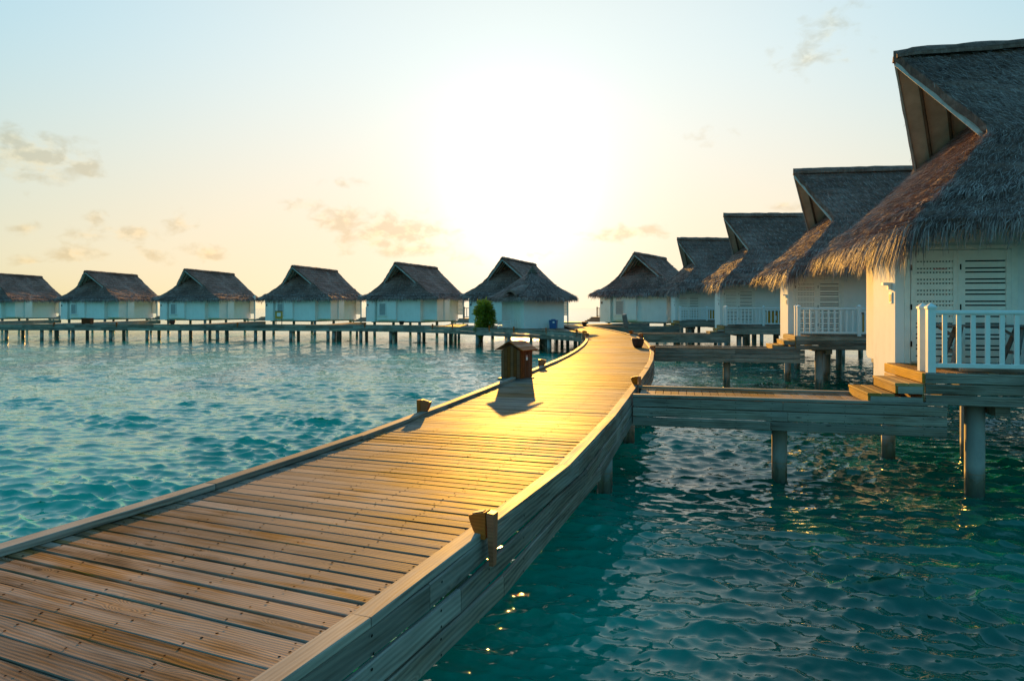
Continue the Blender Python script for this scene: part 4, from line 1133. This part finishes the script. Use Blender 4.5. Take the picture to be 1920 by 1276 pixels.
def shrub():
    x0, y0 = -2.15, 51.1
    root = empty('shrub', (x0, y0, DECK)); tag(root, 'rounded green shrub at the edge of the landing beside the hut', 'plant')
    g = np.random.default_rng(8)
    cl_ = [((0.0, 0.0, 1.45), .60, 1.0), ((.14, -.1, 1.62), .5, 1), ((-.3, 0, 1.15), .42, 1), ((.45, 0, 1.12), .45, 1), ((.1, -.25, .85), .55, .8), ((.45, -.15, .5), .55, .8), ((-.15, -.3, .35), .5, .8), ((-.28, -.42, -.1), .36, .7), ((.2, -.3, .0), .38, .7), ((-.2, -.45, -.42), .28, .6)]
    VV = []; FF = []; off = 0
    for c, r, dn in cl_:
        n = int(520*dn); d = g.normal(0, 1, (n, 3)); d /= np.linalg.norm(d, axis=1, keepdims=True)
        P = np.array(c)+d*r*(0.55+0.45*g.random((n, 1))**.5)*(0.85+0.3*np.sin(d[:, :1]*7+d[:, 1:2]*5+c[0]*9))
        D = d+g.normal(0, .6, (n, 3)); N = d+g.normal(0, .5, (n, 3))
        vs, fs = strands(P, D, g.uniform(.11, .21, n), g.uniform(.07, .12, n), N); VV.append(vs); FF.append(fs+off); off += len(vs)
    np_mesh('foliage', np.concatenate(VV), np.concatenate(FF), M['leaf'], root, kind='stuff')
    t = MB()
    for dx, dy, hx in ((0, 0, .1), (.12, .05, .35), (-.1, .02, -.22)): t.bar((dx, dy, 0.0), (dx+hx*.6, dy, 1.1), .06, .06)
    t.build('trunk', M['beam'], root)
    MB().lathe((0, .0, .004), [(.26, 0), (.34, .22), (.36, .3), (.3, .3)], 14).build('pot', M['pot'], root)
shrub()

# brown box and notice board on the left-hand walk
def brown_box():
    x = (164-960)/1280*62.2
    root = empty('storage_box', (x, 62.2, DECK)); tag(root, 'brown wooden storage box on the left-hand walk', 'box')
    MB().box(-.40, .40, -.25, .25, .08, .52).build('body', M['cabinet'], root)
    MB().box(-.44, .44, -.29, .29, .522, .57).build('lid', M['cabinet'], root)
    for sx in (-.36, .36): MB().box(sx-.04, sx+.04, -.2, .2, .003, .078).build('foot', M['cabinet'], root)
brown_box()
def notice():
    x = (523-960)/1280*61.0
    root = empty('notice_board', (x, 61.0, DECK)); tag(root, 'small wooden notice board with a white paper on the left-hand walk', 'sign')
    MB().box(-.33, .33, -.03, .03, .52, 1.18).build('board', M['yellow'], root)
    MB().box(-.36, .36, -.05, .05, 1.182, 1.23).build('top_cap', M['beam'], root)
    MB().box(-.17, .17, -.036, -.0315, .74, 1.06).build('paper', M['paper'], root)
    for sx in (-.26, .26): MB().box(sx-.03, sx+.03, -.02, .02, .003, .518).build('leg', M['beam'], root)
notice()

# yellow cabinets on the second to fourth verandas
for i, pos in ((1, 'second'), (2, 'third'), (3, 'fourth')):
    r_, O, ang = RV[i]; s_ = (1, 1.04, 1.05, 1.05)[i]
    u = Vector((math.cos(ang), math.sin(ang), 0)); v = Vector((-u.y, u.x, 0))
    q = Vector((O[0], O[1], 0))+u*(2.35*s_)+v*(-4.25*s_)
    root = empty('veranda_cabinet', (q.x, q.y, 1.95), ang); tag(root, f'mustard cabinet with a red and white notice behind the railing of the {pos} right-hand villa', 'cabinet', 'mustard cabinets on the verandas')
    MB().box(-.34, .34, -.2, .2, .05, .78).build('body', M['yellow'], root)
    MB().box(-.37, .37, -.23, .23, .782, .83).build('top', M['beam'], root)
    for sx in (-.31, .31): MB().box(sx-.03, sx+.03, -.17, .17, .003, .048).build('foot', M['beam'], root)
    n_ = MB().box(.02, .14, -.206, -.202, .30, .66).build('notice', M['paper'], root)
    MB().box(.02, .14, -.21, -.207, .56, .66).box(.02, .045, -.21, -.207, .30, .56).build('red_print', M['red'], n_)

# trestle bench on the nearest veranda
r_, O, ang = RV[0]
u = Vector((math.cos(ang), math.sin(ang), 0)); v = Vector((-u.y, u.x, 0))
q = Vector((O[0], O[1], 0))+u*1.45+v*(-3.75)
root = empty('trestle_bench', (q.x, q.y, 1.95), ang); tag(root, 'long grey trestle bench behind the white railing of the nearest villa', 'bench')
for k in range(3): MB().bar((-1.25, -.13+k*.13, .70), (1.25, -.13+k*.13, .70), .12, .035, .004).build('seat_board', M['greywood'], root)
for x in (-.95, -.05, .85):
    for sg in (-1, 1): MB().bar((x-.16, sg*.26, 0.005), (x+.02, sg*.10, .678), .06, .06).build('leg', M['greywood'], root)
    MB().bar((x-.06, -.2, .26), (x-.06, .2, .26), .04, .05).build('brace', M['greywood'], root)
    MB().bar((x-.28, 0, .675), (x+.0, 0, .50), .04, .04).build('brace', M['greywood'], root)
